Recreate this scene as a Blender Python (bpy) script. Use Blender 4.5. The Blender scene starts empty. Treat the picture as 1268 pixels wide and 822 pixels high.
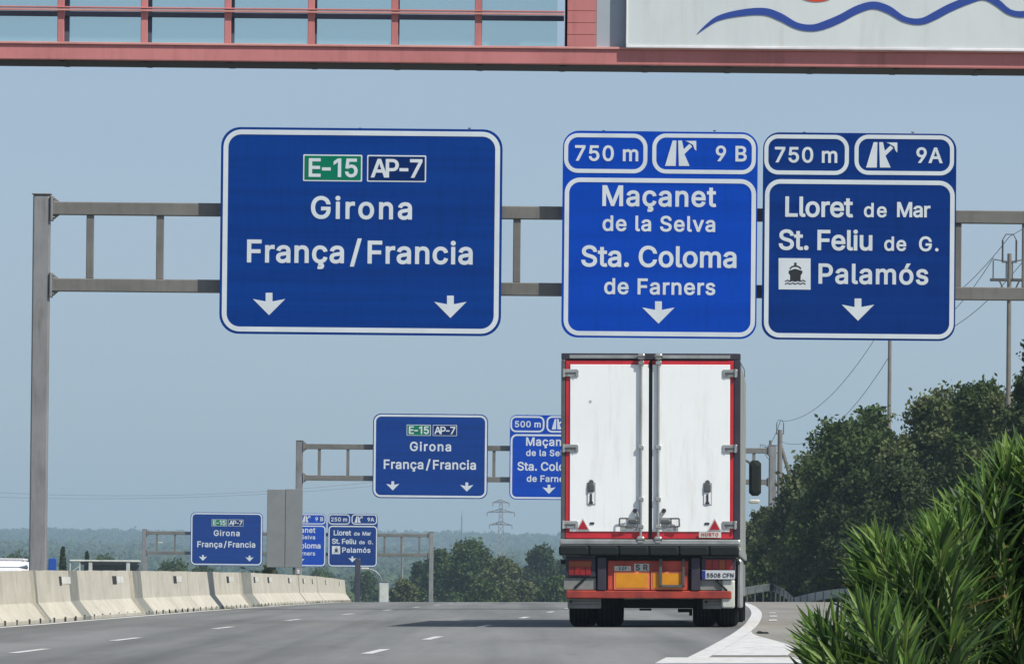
import bpy, bmesh, math, random
from mathutils import Vector, Matrix, Euler, noise
S = bpy.context.scene
C = S.collection
R = math.radians
rnd = random.Random(7)

# ------------------------------------------------------------------ camera
F = 10000.0                     # focal length in photo pixels (1268 wide)
EYE = 1.5
PITCH, ROLL = math.atan(334 / F), R(0.55)
cd = bpy.data.cameras.new('camera'); cam = bpy.data.objects.new('camera', cd); C.objects.link(cam)
cd.sensor_width = 36; cd.lens = 36 * F / 1268; cd.clip_start = 0.5; cd.clip_end = 60000
cam.location = (0, 0, EYE)
CR = Matrix.Rotation(R(90) + PITCH, 3, 'X') @ Matrix.Rotation(ROLL, 3, 'Z')
cam.rotation_euler = CR.to_euler()
S.camera = cam

def P(x, y, d):                 # the point that lies d metres ahead and shows at photo pixel x, y
    v = CR @ Vector(((x - 634) / F, (411 - y) / F, -1))
    return Vector((v.x * d / v.y, d, EYE + v.z * d / v.y))

# ------------------------------------------------------------------ world, sun, exposure
SUN_EL, SUN_BACK = 50, 40       # elevation; degrees behind the picture plane, from the right
w = bpy.data.worlds.new('World'); S.world = w; w.use_nodes = True
nt = w.node_tree; bg = nt.nodes['Background']
sky = nt.nodes.new('ShaderNodeTexSky'); sky.sky_type = 'NISHITA'; sky.sun_disc = False
sky.sun_elevation = R(SUN_EL); sky.sun_rotation = R(90 + SUN_BACK)
sky.air_density = 0.62; sky.dust_density = 0.55; sky.ozone_density = 1.6; sky.altitude = 0
hs = nt.nodes.new('ShaderNodeHueSaturation'); hs.inputs['Saturation'].default_value = 1.0
nt.links.new(sky.outputs[0], hs.inputs['Color']); 
# thin high haze over the whole dome, very slightly uneven
tcx = nt.nodes.new('ShaderNodeTexCoord'); mpx = nt.nodes.new('ShaderNodeMapping'); mpx.inputs['Scale'].default_value = (1, 1, 3.2)
nx = nt.nodes.new('ShaderNodeTexNoise'); nx.inputs['Scale'].default_value = 9; nx.inputs['Detail'].default_value = 3
rx = nt.nodes.new('ShaderNodeValToRGB'); rx.color_ramp.elements[0].position = .35; rx.color_ramp.elements[1].position = .7
rx.color_ramp.elements[0].color = (.53, .67, .87, 1); rx.color_ramp.elements[1].color = (.61, .72, .90, 1)
sc5 = nt.nodes.new('ShaderNodeMix'); sc5.data_type = 'RGBA'; sc5.blend_type = 'MULTIPLY'; sc5.inputs[0].default_value = 1; sc5.inputs[7].default_value = (6.2, 6.2, 6.2, 1)
mh = nt.nodes.new('ShaderNodeMix'); mh.data_type = 'RGBA'; mh.inputs[0].default_value = .5
nt.links.new(tcx.outputs['Generated'], mpx.inputs['Vector']); nt.links.new(mpx.outputs[0], nx.inputs['Vector']); nt.links.new(nx.outputs['Fac'], rx.inputs[0]); nt.links.new(rx.outputs[0], sc5.inputs[6])
nt.links.new(hs.outputs[0], mh.inputs[6]); nt.links.new(sc5.outputs[2], mh.inputs[7]); nt.links.new(mh.outputs[2], bg.inputs['Color'])
bg.inputs['Strength'].default_value = 0.107
sl = bpy.data.lights.new('sun', 'SUN'); so = bpy.data.objects.new('sun', sl); C.objects.link(so)
sl.energy = 4.9; sl.angle = R(0.53); sl.color = (1, 0.95, 0.87)
sd = Vector((math.cos(R(SUN_BACK)) * math.cos(R(SUN_EL)), -math.sin(R(SUN_BACK)) * math.cos(R(SUN_EL)), math.sin(R(SUN_EL))))
so.rotation_euler = sd.to_track_quat('Z', 'Y').to_euler(); so.location = (40, -20, 60)
S.view_settings.view_transform = 'Standard'; S.view_settings.look = 'None'
S.view_settings.exposure = 0.0; S.view_settings.gamma = 1
S.cycles.volume_bounces = 1; S.cycles.max_bounces = 6; S.cycles.transparent_max_bounces = 12

# ------------------------------------------------------------------ materials
MATS = {}
def mat(name, col, rough=.7, metal=0, var=.12, scale=2.0, col2=None, bump=0, bscale=30, trans=0, spec=.5, stretch=None, detail=4, grime=0):
    """Principled with object-space noise mottling between col and col2 (wear, grain) and a fine bump."""
    if name in MATS: return MATS[name]
    m = bpy.data.materials.new(name); m.use_nodes = True; t = m.node_tree; b = t.nodes['Principled BSDF']
    b.inputs['Roughness'].default_value = rough; b.inputs['Metallic'].default_value = metal
    b.inputs['Specular IOR Level'].default_value = spec
    geo = t.nodes.new('ShaderNodeNewGeometry'); src = geo.outputs['Position']
    mp = t.nodes.new('ShaderNodeMapping'); t.links.new(src, mp.inputs['Vector'])
    if stretch: mp.inputs['Scale'].default_value = stretch
    n = t.nodes.new('ShaderNodeTexNoise'); n.inputs['Scale'].default_value = scale; n.inputs['Detail'].default_value = detail
    n.inputs['Roughness'].default_value = .65
    t.links.new(mp.outputs[0], n.inputs['Vector'])
    cr = t.nodes.new('ShaderNodeValToRGB')
    c2 = col2 or tuple(max(0, c * (1 - 2.2 * var)) for c in col)
    cr.color_ramp.elements[0].position = .32; cr.color_ramp.elements[1].position = .62
    cr.color_ramp.elements[0].color = (*c2, 1); cr.color_ramp.elements[1].color = (*col, 1)
    t.links.new(n.outputs['Fac'], cr.inputs[0]); out = cr.outputs[0]
    if grime:                                   # rain streaks and blotches of dirt, as a darker film over the paint
        g = t.nodes.new('ShaderNodeMapping'); t.links.new(src, g.inputs['Vector']); g.inputs['Scale'].default_value = (5, 1.2, .55)
        n3 = t.nodes.new('ShaderNodeTexNoise'); n3.inputs['Scale'].default_value = 1.6; n3.inputs['Detail'].default_value = 7; n3.inputs['Roughness'].default_value = .7
        t.links.new(g.outputs[0], n3.inputs['Vector'])
        r3 = t.nodes.new('ShaderNodeValToRGB'); r3.color_ramp.elements[0].position = .50; r3.color_ramp.elements[1].position = .78
        r3.color_ramp.elements[0].color = (1, 1, 1, 1); v = 1-grime; r3.color_ramp.elements[1].color = (v, v*.97, v*.92, 1)
        mm = t.nodes.new('ShaderNodeMix'); mm.data_type = 'RGBA'; mm.blend_type = 'MULTIPLY'; mm.inputs[0].default_value = 1
        t.links.new(n3.outputs['Fac'], r3.inputs[0]); t.links.new(out, mm.inputs[6]); t.links.new(r3.outputs[0], mm.inputs[7]); out = mm.outputs[2]
    t.links.new(out, b.inputs['Base Color'])
    if bump:
        n2 = t.nodes.new('ShaderNodeTexNoise'); n2.inputs['Scale'].default_value = bscale; n2.inputs['Detail'].default_value = 5
        t.links.new(src, n2.inputs['Vector'])
        bp = t.nodes.new('ShaderNodeBump'); bp.inputs['Strength'].default_value = bump; bp.inputs['Distance'].default_value = .02
        t.links.new(n2.outputs['Fac'], bp.inputs['Height']); t.links.new(bp.outputs[0], b.inputs['Normal'])
    if trans:
        tr = t.nodes.new('ShaderNodeBsdfTranslucent'); t.links.new(cr.outputs[0], tr.inputs['Color'])
        mx = t.nodes.new('ShaderNodeMixShader'); mx.inputs[0].default_value = trans
        t.links.new(b.outputs[0], mx.inputs[1]); t.links.new(tr.outputs[0], mx.inputs[2])
        t.links.new(mx.outputs[0], t.nodes['Material Output'].inputs['Surface'])
    MATS[name] = m
    return m

# ------------------------------------------------------------------ mesh helpers
class MB:
    def __init__(s): s.v = []; s.f = []
    def add(s, vs, fs, M=None):
        k = len(s.v); s.v += [tuple(M @ Vector(v)) if M else tuple(v) for v in vs]
        s.f += [tuple(i + k for i in f) for f in fs]; return s
    def box(s, x0, x1, y0, y1, z0, z1, M=None):
        vs = [(x, y, z) for x in (x0, x1) for y in (y0, y1) for z in (z0, z1)]
        return s.add(vs, [(0, 1, 3, 2), (4, 6, 7, 5), (0, 4, 5, 1), (2, 3, 7, 6), (0, 2, 6, 4), (1, 5, 7, 3)], M)
    def cbox(s, x0, x1, y0, y1, z0, z1, c=.01, M=None):   # box with chamfered edges round the y axis and softened ends
        def ring(y, i): return [(x0+c+i, y, z0+i), (x1-c-i, y, z0+i), (x1-i, y, z0+c+i), (x1-i, y, z1-c-i), (x1-c-i, y, z1-i), (x0+c+i, y, z1-i), (x0+i, y, z1-c-i), (x0+i, y, z0+c+i)]
        c = min(c, (x1-x0)*.3, (z1-z0)*.3, (y1-y0)*.3)
        vs = ring(y0, c) + ring(y0+c, 0) + ring(y1-c, 0) + ring(y1, c)
        fs = [tuple(range(8)), tuple(range(31, 23, -1))]
        for r in range(3):
            for i in range(8):
                a, b = r*8+i, r*8+(i+1) % 8
                fs.append((b, a, a+8, b+8))
        return s.add(vs, fs, M)
    def tube(s, p0, p1, r0, r1=None, n=10, cap=True):
        r1 = r0 if r1 is None else r1; p0 = Vector(p0); p1 = Vector(p1); d = (p1-p0)
        q = d.to_track_quat('Z', 'Y'); vs = []
        for p, r in ((p0, r0), (p1, r1)):
            vs += [p + q @ Vector((r*math.cos(2*math.pi*i/n), r*math.sin(2*math.pi*i/n), 0)) for i in range(n)]
        fs = [(i, (i+1) % n, n+(i+1) % n, n+i) for i in range(n)]
        if cap: fs += [tuple(range(n-1, -1, -1)), tuple(range(n, 2*n))]
        return s.add(vs, fs)
    def path(s, pts, r, n=6):
        for a, b in zip(pts, pts[1:]): s.tube(a, b, r, r, n)
        return s
    def prism(s, poly, y0, y1, M=None):                   # poly in x,z (any simple polygon), thickness along y
        n = len(poly)
        a = sum(poly[i][0]*poly[(i+1) % n][1]-poly[(i+1) % n][0]*poly[i][1] for i in range(n))
        if a < 0: poly = poly[::-1]
        vs = [(x, y0, z) for x, z in poly] + [(x, y1, z) for x, z in poly]
        return s.add(vs, [tuple(range(n)), tuple(range(2*n-1, n-1, -1))] + [((i+1) % n, i, n+i, n+(i+1) % n) for i in range(n)], M)
    def ring(s, a, b, y0, y1):                            # two matched outlines (x,z), ring between them, front at y0
        n = len(a)
        vs = [(x, y0, z) for x, z in a] + [(x, y0, z) for x, z in b] + [(x, y1, z) for x, z in a] + [(x, y1, z) for x, z in b]
        fs = []
        for i in range(n):
            j = (i+1) % n
            fs += [(i, j, n+j, n+i), (2*n+j, 2*n+i, 3*n+i, 3*n+j), (j, i, 2*n+i, 2*n+j), (n+i, n+j, 3*n+j, 3*n+i)]
        return s.add(vs, fs)
    def mesh(s, name, m=None, smooth=False, fix=True):
        me = bpy.data.meshes.new(name); me.from_pydata(s.v, [], s.f)
        if fix and s.f:
            b = bmesh.new(); b.from_mesh(me); bmesh.ops.recalc_face_normals(b, faces=b.faces); b.to_mesh(me); b.free()
        if smooth: me.shade_smooth() if hasattr(me, 'shade_smooth') else None
        if m: me.materials.append(m)
        return me
    def obj(s, name, m, parent=None, loc=None, smooth=False, fix=True, **k):
        return link(name, s.mesh(name, m, smooth, fix), parent, loc, **k)

def link(name, data, parent=None, loc=None, rot=None, **k):
    o = bpy.data.objects.new(name, data); C.objects.link(o)
    if parent: o.parent = parent
    if loc is not None: o.location = loc
    if rot is not None: o.rotation_euler = rot
    for a, b in k.items(): o[a] = b
    return o
def thing(name, label, cat, loc=(0, 0, 0), rz=0, group=None):
    o = link(name, None, None, loc, (0, 0, rz)); o['label'] = label; o['category'] = cat
    o.empty_display_size = .3
    if group: o['group'] = group
    return o
def copy_tree(o, parent=None):
    c = o.copy(); C.objects.link(c)
    if parent: c.parent = parent
    for ch in list(o.children): copy_tree(ch, c)
    return c
def rrect(x0, x1, z0, z1, r, n=8):
    r = min(r, (x1-x0)/2-1e-4, (z1-z0)/2-1e-4); o = []
    for cx, cz, a0 in ((x1-r, z0+r, -90), (x1-r, z1-r, 0), (x0+r, z1-r, 90), (x0+r, z0+r, 180)):
        for i in range(n+1):
            a = R(a0+90*i/n); o.append((cx+r*math.cos(a), cz+r*math.sin(a)))
    return o

# ------------------------------------------------------------------ lettering (glyph outlines as plain point lists)
CAP = 0.509
GLY = {
'-':(453,['337 244 337 188 114 188 114 244']),
'.':(188,['95 -4 78 -1 63 9 53 24 50 41 53 59 63 73 78 83 95 87 113 83 128 73 138 59 141 41 138 24 128 9 113 -1']),
'/':(249,['235 533 71 -76 14 -76 178 533']),
'0':(453,['227 -7 191 -3 158 7 130 24 105 48 85 77 69 113 60 144 53 178 49 214 48 254 49 294 53 330 60 364 69 395 85 431 106 461 130 484 159 502 191 512 227 516 262 512 295 502 323 484 348 461 368 431 384 395 393 364 400 330 404 294 405 254 404 214 400 178 393 144 384 113 368 77 348 48 323 24 295 7 263 -3','227 50 250 52 271 60 290 74 306 92 320 116 330 144 338 176 342 213 344 254 342 295 338 332 330 365 320 393 306 416 290 435 271 449 250 457 227 460 203 457 182 449 163 435 147 416 134 393 123 365 115 332 111 295 109 254 111 213 115 176 123 144 134 116 147 92 163 74 182 60 203 52']),
'1':(453,['276 509 276 0 212 0 212 448 209 448 86 358 86 427 198 509']),
'2':(453,['64 0 64 47 234 229 282 282 299 305 311 327 318 348 320 371 317 397 308 419 293 436 273 449 250 457 224 460 196 457 172 447 153 433 139 413 130 390 127 362 66 362 68 391 75 418 86 442 102 464 121 482 143 496 168 507 196 513 225 516 254 513 281 507 306 497 328 482 346 465 361 445 372 423 379 398 381 372 378 345 371 318 363 299 351 280 336 259 267 180 153 60 153 57 389 57 389 0']),
'3':(453,['218 -7 188 -5 159 1 133 10 108 22 88 38 70 57 57 79 48 104 44 132 109 132 115 107 126 87 144 71 165 59 191 52 219 50 248 53 275 61 297 74 315 93 325 116 329 145 326 172 316 196 299 217 275 234 254 241 229 246 201 248 157 248 157 299 288 448 288 452 70 452 70 509 372 509 372 461 211 278 211 289 247 290 279 286 308 276 333 262 354 244 371 222 383 198 391 173 393 145 390 116 383 90 370 66 354 45 333 27 309 12 281 2 251 -5']),
'5':(453,['221 -7 192 -5 165 1 140 11 118 25 99 41 83 60 71 82 63 105 60 130 122 130 127 108 138 89 154 73 173 60 196 52 221 50 250 53 276 64 298 82 314 104 324 131 328 162 326 183 321 203 314 221 297 244 275 262 248 273 218 277 192 275 167 268 145 258 128 246 67 253 96 509 366 509 366 452 151 452 134 301 136 301 155 315 178 325 203 331 229 334 252 332 274 328 294 321 313 311 330 299 345 285 358 269 370 251 379 231 386 210 390 187 391 163 388 132 381 102 369 76 352 52 332 32 309 15 282 3 253 -4']),
'6':(453,['226 -7 196 -4 168 3 142 15 119 31 100 51 84 74 73 101 66 130 64 162 65 187 71 212 80 239 93 268 112 302 137 340 252 509 322 509 151 261 145 261 154 275 165 288 179 299 196 307 214 312 235 314 265 312 291 305 316 295 337 280 355 262 370 240 380 215 387 187 389 157 387 127 379 98 368 73 352 50 333 30 310 14 284 3 257 -4','226 48 254 52 279 63 299 79 314 101 324 128 327 157 324 187 314 213 299 235 279 251 254 262 226 265 198 262 174 252 153 235 138 214 128 188 125 158 128 128 138 102 153 79 174 63 198 52']),
'7':(453,['97 0 323 448 323 452 62 452 62 509 391 509 391 449 165 0']),
'8':(453,['226 -7 193 -5 163 1 136 11 111 25 91 42 74 62 62 84 54 109 52 135 53 156 58 176 65 195 81 220 101 241 125 256 153 265 153 267 129 276 109 289 93 308 80 330 73 354 70 380 73 405 79 429 90 450 106 469 124 485 146 498 170 508 197 514 226 516 255 514 282 508 306 498 328 485 346 469 361 450 373 429 379 405 382 380 379 354 372 330 359 308 343 289 323 276 300 267 300 265 327 256 351 241 372 220 387 195 395 176 399 156 401 135 398 109 391 84 378 62 362 42 341 25 317 11 289 1 259 -5','226 49 258 52 285 60 307 74 323 91 333 113 337 139 333 165 322 189 305 208 283 223 256 232 226 235 196 232 169 223 147 208 130 189 119 165 115 139 119 113 129 91 145 74 167 60 185 54 205 50','226 290 252 292 274 300 293 313 307 330 316 351 319 376 316 399 308 420 294 437 275 449 252 457 226 460 200 457 177 449 159 437 145 420 136 399 133 376 136 351 145 330 159 313 178 300 201 292']),
'9':(453,['226 516 256 513 285 506 310 494 333 478 352 458 368 434 380 408 387 378 389 347 387 322 382 296 373 270 359 240 340 207 315 168 200 0 130 0 301 248 307 248 299 234 287 221 273 210 257 202 238 196 218 195 188 197 161 203 137 214 116 229 98 247 83 269 72 294 66 321 64 352 66 382 73 411 85 436 101 459 120 479 143 494 168 506 196 513','226 460 199 457 174 446 154 429 138 407 129 381 125 352 129 322 138 295 154 274 174 257 199 247 226 243 254 247 279 257 299 273 314 295 324 321 327 350 324 381 314 407 299 429 279 446 254 457']),
'A':(480,['16 0 201 509 276 509 463 0 395 0 287 302 264 372 232 478 245 478 213 371 191 302 85 0','110 142 110 199 370 199 370 142']),
'B':(456,['60 0 60 509 241 509 274 507 304 501 329 491 350 477 367 461 381 442 390 421 396 398 398 374 395 344 387 320 373 301 356 286 336 275 315 267 315 262 339 257 363 245 385 227 402 203 411 184 416 161 418 136 416 111 410 88 400 67 386 48 368 31 344 18 317 8 284 2 247 0','125 57 245 57 281 60 309 67 330 80 344 96 353 115 355 137 352 161 342 184 327 203 306 218 279 228 248 231 125 231','125 285 238 285 265 288 288 296 308 309 323 326 333 348 336 372 333 393 326 412 313 429 294 442 270 449 240 452 125 452']),
'C':(510,['267 -7 235 -5 205 1 177 11 150 25 126 42 104 63 86 88 70 115 57 146 48 179 42 215 40 254 42 293 48 329 57 362 70 393 86 421 104 445 126 466 150 484 177 498 205 508 235 514 267 516 293 514 317 511 340 504 362 496 383 485 402 471 419 456 435 438 448 418 459 397 467 373 473 348 408 348 401 373 389 395 375 413 357 428 337 440 315 449 292 454 267 456 237 453 209 445 184 432 161 414 141 391 125 364 113 332 106 295 103 254 106 213 113 177 125 145 141 117 161 94 184 76 210 63 237 56 267 53 292 55 315 60 337 69 357 81 375 96 389 114 401 136 408 160 473 160 467 135 459 112 448 91 435 71 420 53 402 38 383 24 363 13 341 5 317 -2 293 -6']),
'E':(419,['60 0 60 509 372 509 372 452 125 452 125 286 355 286 355 229 125 229 125 57 375 57 375 0']),
'F':(410,['60 0 60 509 369 509 369 452 125 452 125 278 346 278 346 221 125 221 125 0']),
'G':(520,['269 -7 236 -5 205 1 176 11 149 25 125 43 104 64 85 88 69 116 57 146 47 179 42 215 40 254 42 293 47 329 57 362 69 393 85 421 103 445 125 466 149 484 175 498 203 508 233 514 265 516 291 514 316 510 340 504 363 494 384 483 403 469 421 453 436 436 449 416 460 395 468 373 474 349 408 349 399 372 387 393 373 411 356 427 337 439 315 448 291 454 265 456 236 453 209 445 183 432 160 414 141 392 125 364 113 332 106 295 103 254 106 213 113 177 125 145 141 117 161 95 184 76 210 63 238 56 269 53 296 55 322 61 345 71 365 85 382 102 396 123 407 147 413 173 415 202 434 199 283 199 283 256 478 256 478 200 475 160 466 124 451 91 431 62 406 38 377 19 344 5 308 -4']),
'H':(517,['60 0 60 509 125 509 125 289 392 289 392 509 457 509 457 0 392 0 392 232 125 232 125 0']),
'K':(467,['104 145 104 216 139 261 174 303 212 344 364 509 448 509 231 276 228 276','60 0 60 509 125 509 125 334 124 225 125 193 125 0','372 0 188 259 228 309 449 0']),
'L':(393,['60 0 60 509 125 509 125 57 361 57 361 0']),
'M':(628,['60 0 60 509 152 509 277 187 287 159 299 123 311 84 322 49 307 49 318 83 330 121 342 158 352 187 476 509 568 509 568 0 504 0 504 291 504 327 505 369 506 413 507 457 513 457 498 409 482 363 467 322 456 291 342 0 286 0 170 291 159 321 145 361 129 408 112 457 119 457 120 416 121 372 122 328 122 291 122 0']),
'N':(523,['60 0 60 509 136 509 343 183 363 151 388 107 414 55 405 54 401 108 399 157 399 195 399 509 463 509 463 0 387 0 202 290 177 331 148 381 108 452 119 454 122 384 124 328 125 291 125 0']),
'O':(533,['267 -7 235 -5 205 1 177 11 150 25 126 42 105 63 86 88 70 115 57 146 48 179 42 215 40 254 42 293 48 329 57 362 70 393 86 421 105 445 126 466 150 484 177 498 205 508 235 514 267 516 299 514 329 508 357 498 384 484 408 466 429 445 448 421 464 393 477 362 486 329 491 293 493 254 491 215 486 179 477 146 464 115 448 88 429 63 408 42 384 25 357 11 329 1 299 -5','267 53 296 55 324 63 349 76 372 94 392 116 408 144 420 176 428 213 430 254 428 295 420 332 408 365 392 392 372 415 349 433 324 446 296 453 267 456 237 453 210 445 184 433 161 415 142 392 125 364 113 332 106 295 103 254 106 213 113 176 125 144 142 117 161 94 184 76 210 63 237 55']),
'P':(445,['60 0 60 509 235 509 272 506 305 499 332 487 356 471 375 452 390 430 400 404 407 377 409 348 407 318 400 291 390 265 375 243 356 223 332 207 305 195 272 188 235 186 109 186 109 242 233 242 257 244 279 248 297 256 318 272 333 294 342 319 344 348 342 376 333 402 318 423 297 439 279 446 257 451 232 452 125 452 125 0']),
'R':(449,['60 0 60 509 236 509 273 506 305 500 333 489 356 473 376 455 390 433 401 408 407 381 409 352 407 323 401 296 390 271 376 250 356 232 333 217 305 206 273 200 236 198 96 198 96 255 234 255 258 256 280 260 298 267 319 281 334 300 342 324 345 352 342 380 334 405 319 425 298 440 279 446 258 451 233 452 125 452 125 0','353 0 230 229 303 229 428 0']),
'S':(447,['224 -9 188 -7 156 -1 128 9 102 23 81 40 64 60 51 83 42 109 38 137 104 137 110 110 123 88 142 71 166 59 194 52 224 49 246 50 267 54 286 60 311 74 329 92 341 114 346 139 342 161 332 179 316 193 296 205 245 222 184 239 145 253 112 269 86 289 67 313 56 341 52 372 54 400 62 425 75 448 92 468 113 484 138 498 165 508 195 514 227 516 259 514 289 508 316 498 340 484 360 468 377 449 390 427 398 403 401 378 337 378 332 402 320 421 302 437 280 449 254 456 225 459 194 456 167 448 145 435 129 418 118 398 115 376 119 352 131 334 148 319 169 308 212 293 264 279 312 264 336 252 359 238 379 220 395 198 402 180 407 161 408 139 406 112 399 87 386 64 370 43 349 25 323 11 294 0 261 -7']),
'T':(449,['32 452 32 509 417 509 417 452 257 452 257 0 193 0 193 452']),
'U':(517,['259 -8 220 -6 186 2 154 15 126 33 103 55 85 80 71 108 63 140 60 173 60 509 124 509 124 178 126 155 132 133 141 113 153 95 169 80 187 68 208 59 232 53 259 52 285 53 309 59 331 68 349 80 364 95 377 113 385 133 391 155 393 178 393 509 457 509 457 173 454 140 446 108 433 80 414 55 391 33 363 15 332 2 297 -6']),
'a':(389,['160 -9 137 -7 115 -3 94 5 76 15 60 29 48 45 38 63 32 84 30 108 34 138 43 161 58 179 78 193 100 203 125 211 178 220 234 227 252 230 265 235 273 243 276 255 276 257 273 279 267 297 256 311 240 322 220 329 196 331 171 329 149 322 132 313 118 301 107 288 100 274 41 291 51 313 64 331 79 346 95 358 114 368 133 375 153 380 173 383 194 384 239 379 263 372 286 360 306 343 322 320 330 301 335 278 337 251 337 0 277 0 277 52 272 52 252 25 236 12 215 1 190 -6','170 45 202 49 228 59 248 74 263 93 272 115 276 138 276 190 259 182 231 176 200 171 175 168 134 159 117 150 103 139 95 124 92 105 94 87 102 72 114 61 130 52 149 47']),
'c':(396,['207 -8 174 -5 144 3 117 16 93 35 72 58 56 85 44 116 37 150 34 187 37 225 44 260 56 291 72 318 93 341 117 360 144 374 174 382 207 384 234 383 260 377 284 368 305 356 324 341 340 322 353 301 362 277 303 262 290 289 270 311 242 325 207 330 184 328 163 321 145 310 130 296 118 278 108 258 102 236 98 212 96 187 98 163 102 139 108 117 118 97 130 80 145 66 163 55 184 49 207 46 243 52 271 66 292 89 304 117 363 102 354 78 341 56 325 37 306 21 285 9 261 -1 235 -6']),
'd':(424,['195 -8 165 -6 137 3 111 16 89 34 70 57 55 84 43 116 36 151 34 189 36 227 43 261 55 293 70 320 89 342 112 361 137 374 165 382 196 384 228 381 253 373 272 360 287 346 306 319 311 319 311 509 372 509 372 0 313 0 313 59 307 59 287 31 272 17 252 4 227 -5','205 47 226 49 246 55 263 65 278 78 290 95 299 115 306 138 310 162 312 189 310 216 306 241 300 263 290 282 278 299 263 312 246 322 227 328 205 330 182 328 162 322 145 311 130 298 118 281 108 261 102 239 98 215 96 189 98 163 102 139 109 117 118 97 130 80 145 66 162 55 182 49']),
'e':(404,['212 -8 177 -5 145 3 117 16 92 35 72 58 56 85 44 116 37 150 34 187 36 224 44 258 55 290 71 317 91 340 115 359 142 373 172 382 205 384 226 383 246 380 266 374 285 366 303 355 319 341 334 324 347 305 357 282 365 256 370 227 371 194 371 169 75 169 75 221 338 221 310 202 308 226 304 248 298 269 283 294 263 314 237 326 205 330 183 328 164 323 146 313 125 294 109 270 99 241 96 211 96 178 98 151 102 127 110 106 121 88 135 73 151 61 169 53 190 48 212 46 234 48 254 53 271 61 285 73 297 88 306 105 365 91 353 63 335 39 320 26 302 14 283 4 261 -3 237 -7']),
'i':(167,['53 0 53 379 114 379 114 0','84 443 67 446 54 455 44 468 41 483 44 499 54 512 67 521 84 524 100 521 114 512 123 499 126 483 123 468 114 455 100 446']),
'l':(189,['139 -2 112 0 91 8 74 20 62 37 55 59 53 84 53 509 114 509 114 99 115 77 120 62 130 54 146 52 160 53 170 54 181 3 162 -1']),
'm':(610,['53 0 53 379 112 379 112 295 108 295 118 323 132 346 151 363 172 376 195 384 219 386 245 383 268 375 287 361 303 342 314 320 321 295 312 295 322 321 337 343 357 361 381 375 407 383 437 386 458 385 478 380 497 372 514 361 529 346 541 328 550 307 555 283 557 255 557 0 496 0 496 254 493 279 485 298 473 313 447 326 419 330 395 328 374 320 358 307 345 290 338 270 335 247 335 0 274 0 274 260 269 288 253 311 229 326 199 330 178 328 158 320 140 307 126 289 117 266 114 238 114 0']),
'n':(410,['114 227 114 0 53 0 53 379 112 379 112 287 102 287 116 319 132 344 152 362 175 374 200 382 227 384 252 383 275 377 295 369 313 356 328 340 341 321 350 298 355 271 357 240 357 0 296 0 296 235 293 263 286 286 273 304 256 318 235 326 210 329 184 326 161 317 141 303 126 283 117 257']),
'o':(415,['207 -8 174 -5 144 3 117 16 93 35 72 58 56 85 44 116 37 150 34 187 37 225 44 260 56 291 72 318 93 341 117 360 144 374 174 382 207 384 241 382 271 374 299 360 323 341 343 318 359 291 371 260 379 225 381 187 379 150 371 116 359 85 343 58 323 35 299 16 271 3 241 -5','207 46 231 49 252 55 270 66 285 80 298 97 307 117 314 139 318 163 319 187 318 212 314 236 307 258 298 278 285 296 270 310 252 321 231 328 207 330 184 328 163 321 145 310 130 296 118 278 108 258 102 236 98 212 96 187 98 163 102 139 108 117 118 97 130 80 145 66 163 55 184 49']),
'r':(259,['53 0 53 379 112 379 112 321 115 321 130 347 152 367 171 377 191 383 213 385 229 384 243 384 243 322 230 324 207 326 182 323 159 315 140 301 126 284 117 262 114 237 114 0']),
's':(365,['182 -8 157 -7 133 -3 112 3 93 12 76 24 62 38 50 54 41 73 36 94 94 107 105 79 124 60 150 49 181 45 206 47 227 53 244 62 262 81 268 103 265 121 254 136 237 147 212 155 149 170 118 180 92 192 72 208 58 227 50 249 47 274 49 295 55 314 65 332 79 347 95 360 115 370 137 378 161 383 187 384 212 383 234 379 254 372 279 358 299 339 314 316 324 290 268 277 258 298 243 316 219 328 187 333 156 329 131 317 114 299 109 277 112 258 124 243 144 232 172 223 229 209 261 200 287 187 306 171 320 153 328 131 331 107 329 85 323 65 312 47 298 31 281 18 260 6 236 -2 210 -7']),
't':(227,['204 379 204 327 6 327 6 379','65 471 126 471 126 98 128 76 136 61 150 53 170 50 185 51 202 54 213 2 192 -3 168 -4 138 -1 113 7 92 21 77 41 68 64 65 93']),
'u':(410,['182 -5 158 -3 135 2 115 11 97 23 82 39 69 59 60 82 54 109 53 139 53 379 114 379 114 144 116 117 124 94 137 75 154 61 175 53 200 50 226 53 249 62 268 77 283 97 293 122 296 153 296 379 357 379 357 0 298 0 298 92 307 92 294 60 277 35 257 17 234 5 209 -3']),
'v':(389,['163 0 17 379 84 379 165 155 187 87 206 21 184 21 203 87 224 155 305 379 371 379 226 0']),
'ç':(396,['207 -8 174 -5 144 3 117 16 93 35 72 58 56 85 44 116 37 150 34 187 37 225 44 260 56 291 72 318 93 341 117 360 144 374 174 382 207 384 234 383 260 377 284 368 305 356 324 341 340 322 353 301 362 277 303 262 290 289 270 311 242 325 207 330 184 328 163 321 145 310 130 296 118 278 108 258 102 236 98 212 96 187 98 163 102 139 108 117 118 97 130 80 145 66 163 55 184 49 207 46 243 52 271 66 292 89 304 117 363 102 354 78 341 56 325 37 306 21 285 9 261 -1 235 -6','169 -143 169 -107 210 -107 226 -106 236 -102 241 -95 243 -84 241 -74 236 -67 226 -63 210 -62 182 -62 192 16 224 16 224 0 224 -29 253 -34 273 -44 285 -61 289 -85 284 -111 270 -129 254 -136 234 -141 210 -143']),
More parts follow.
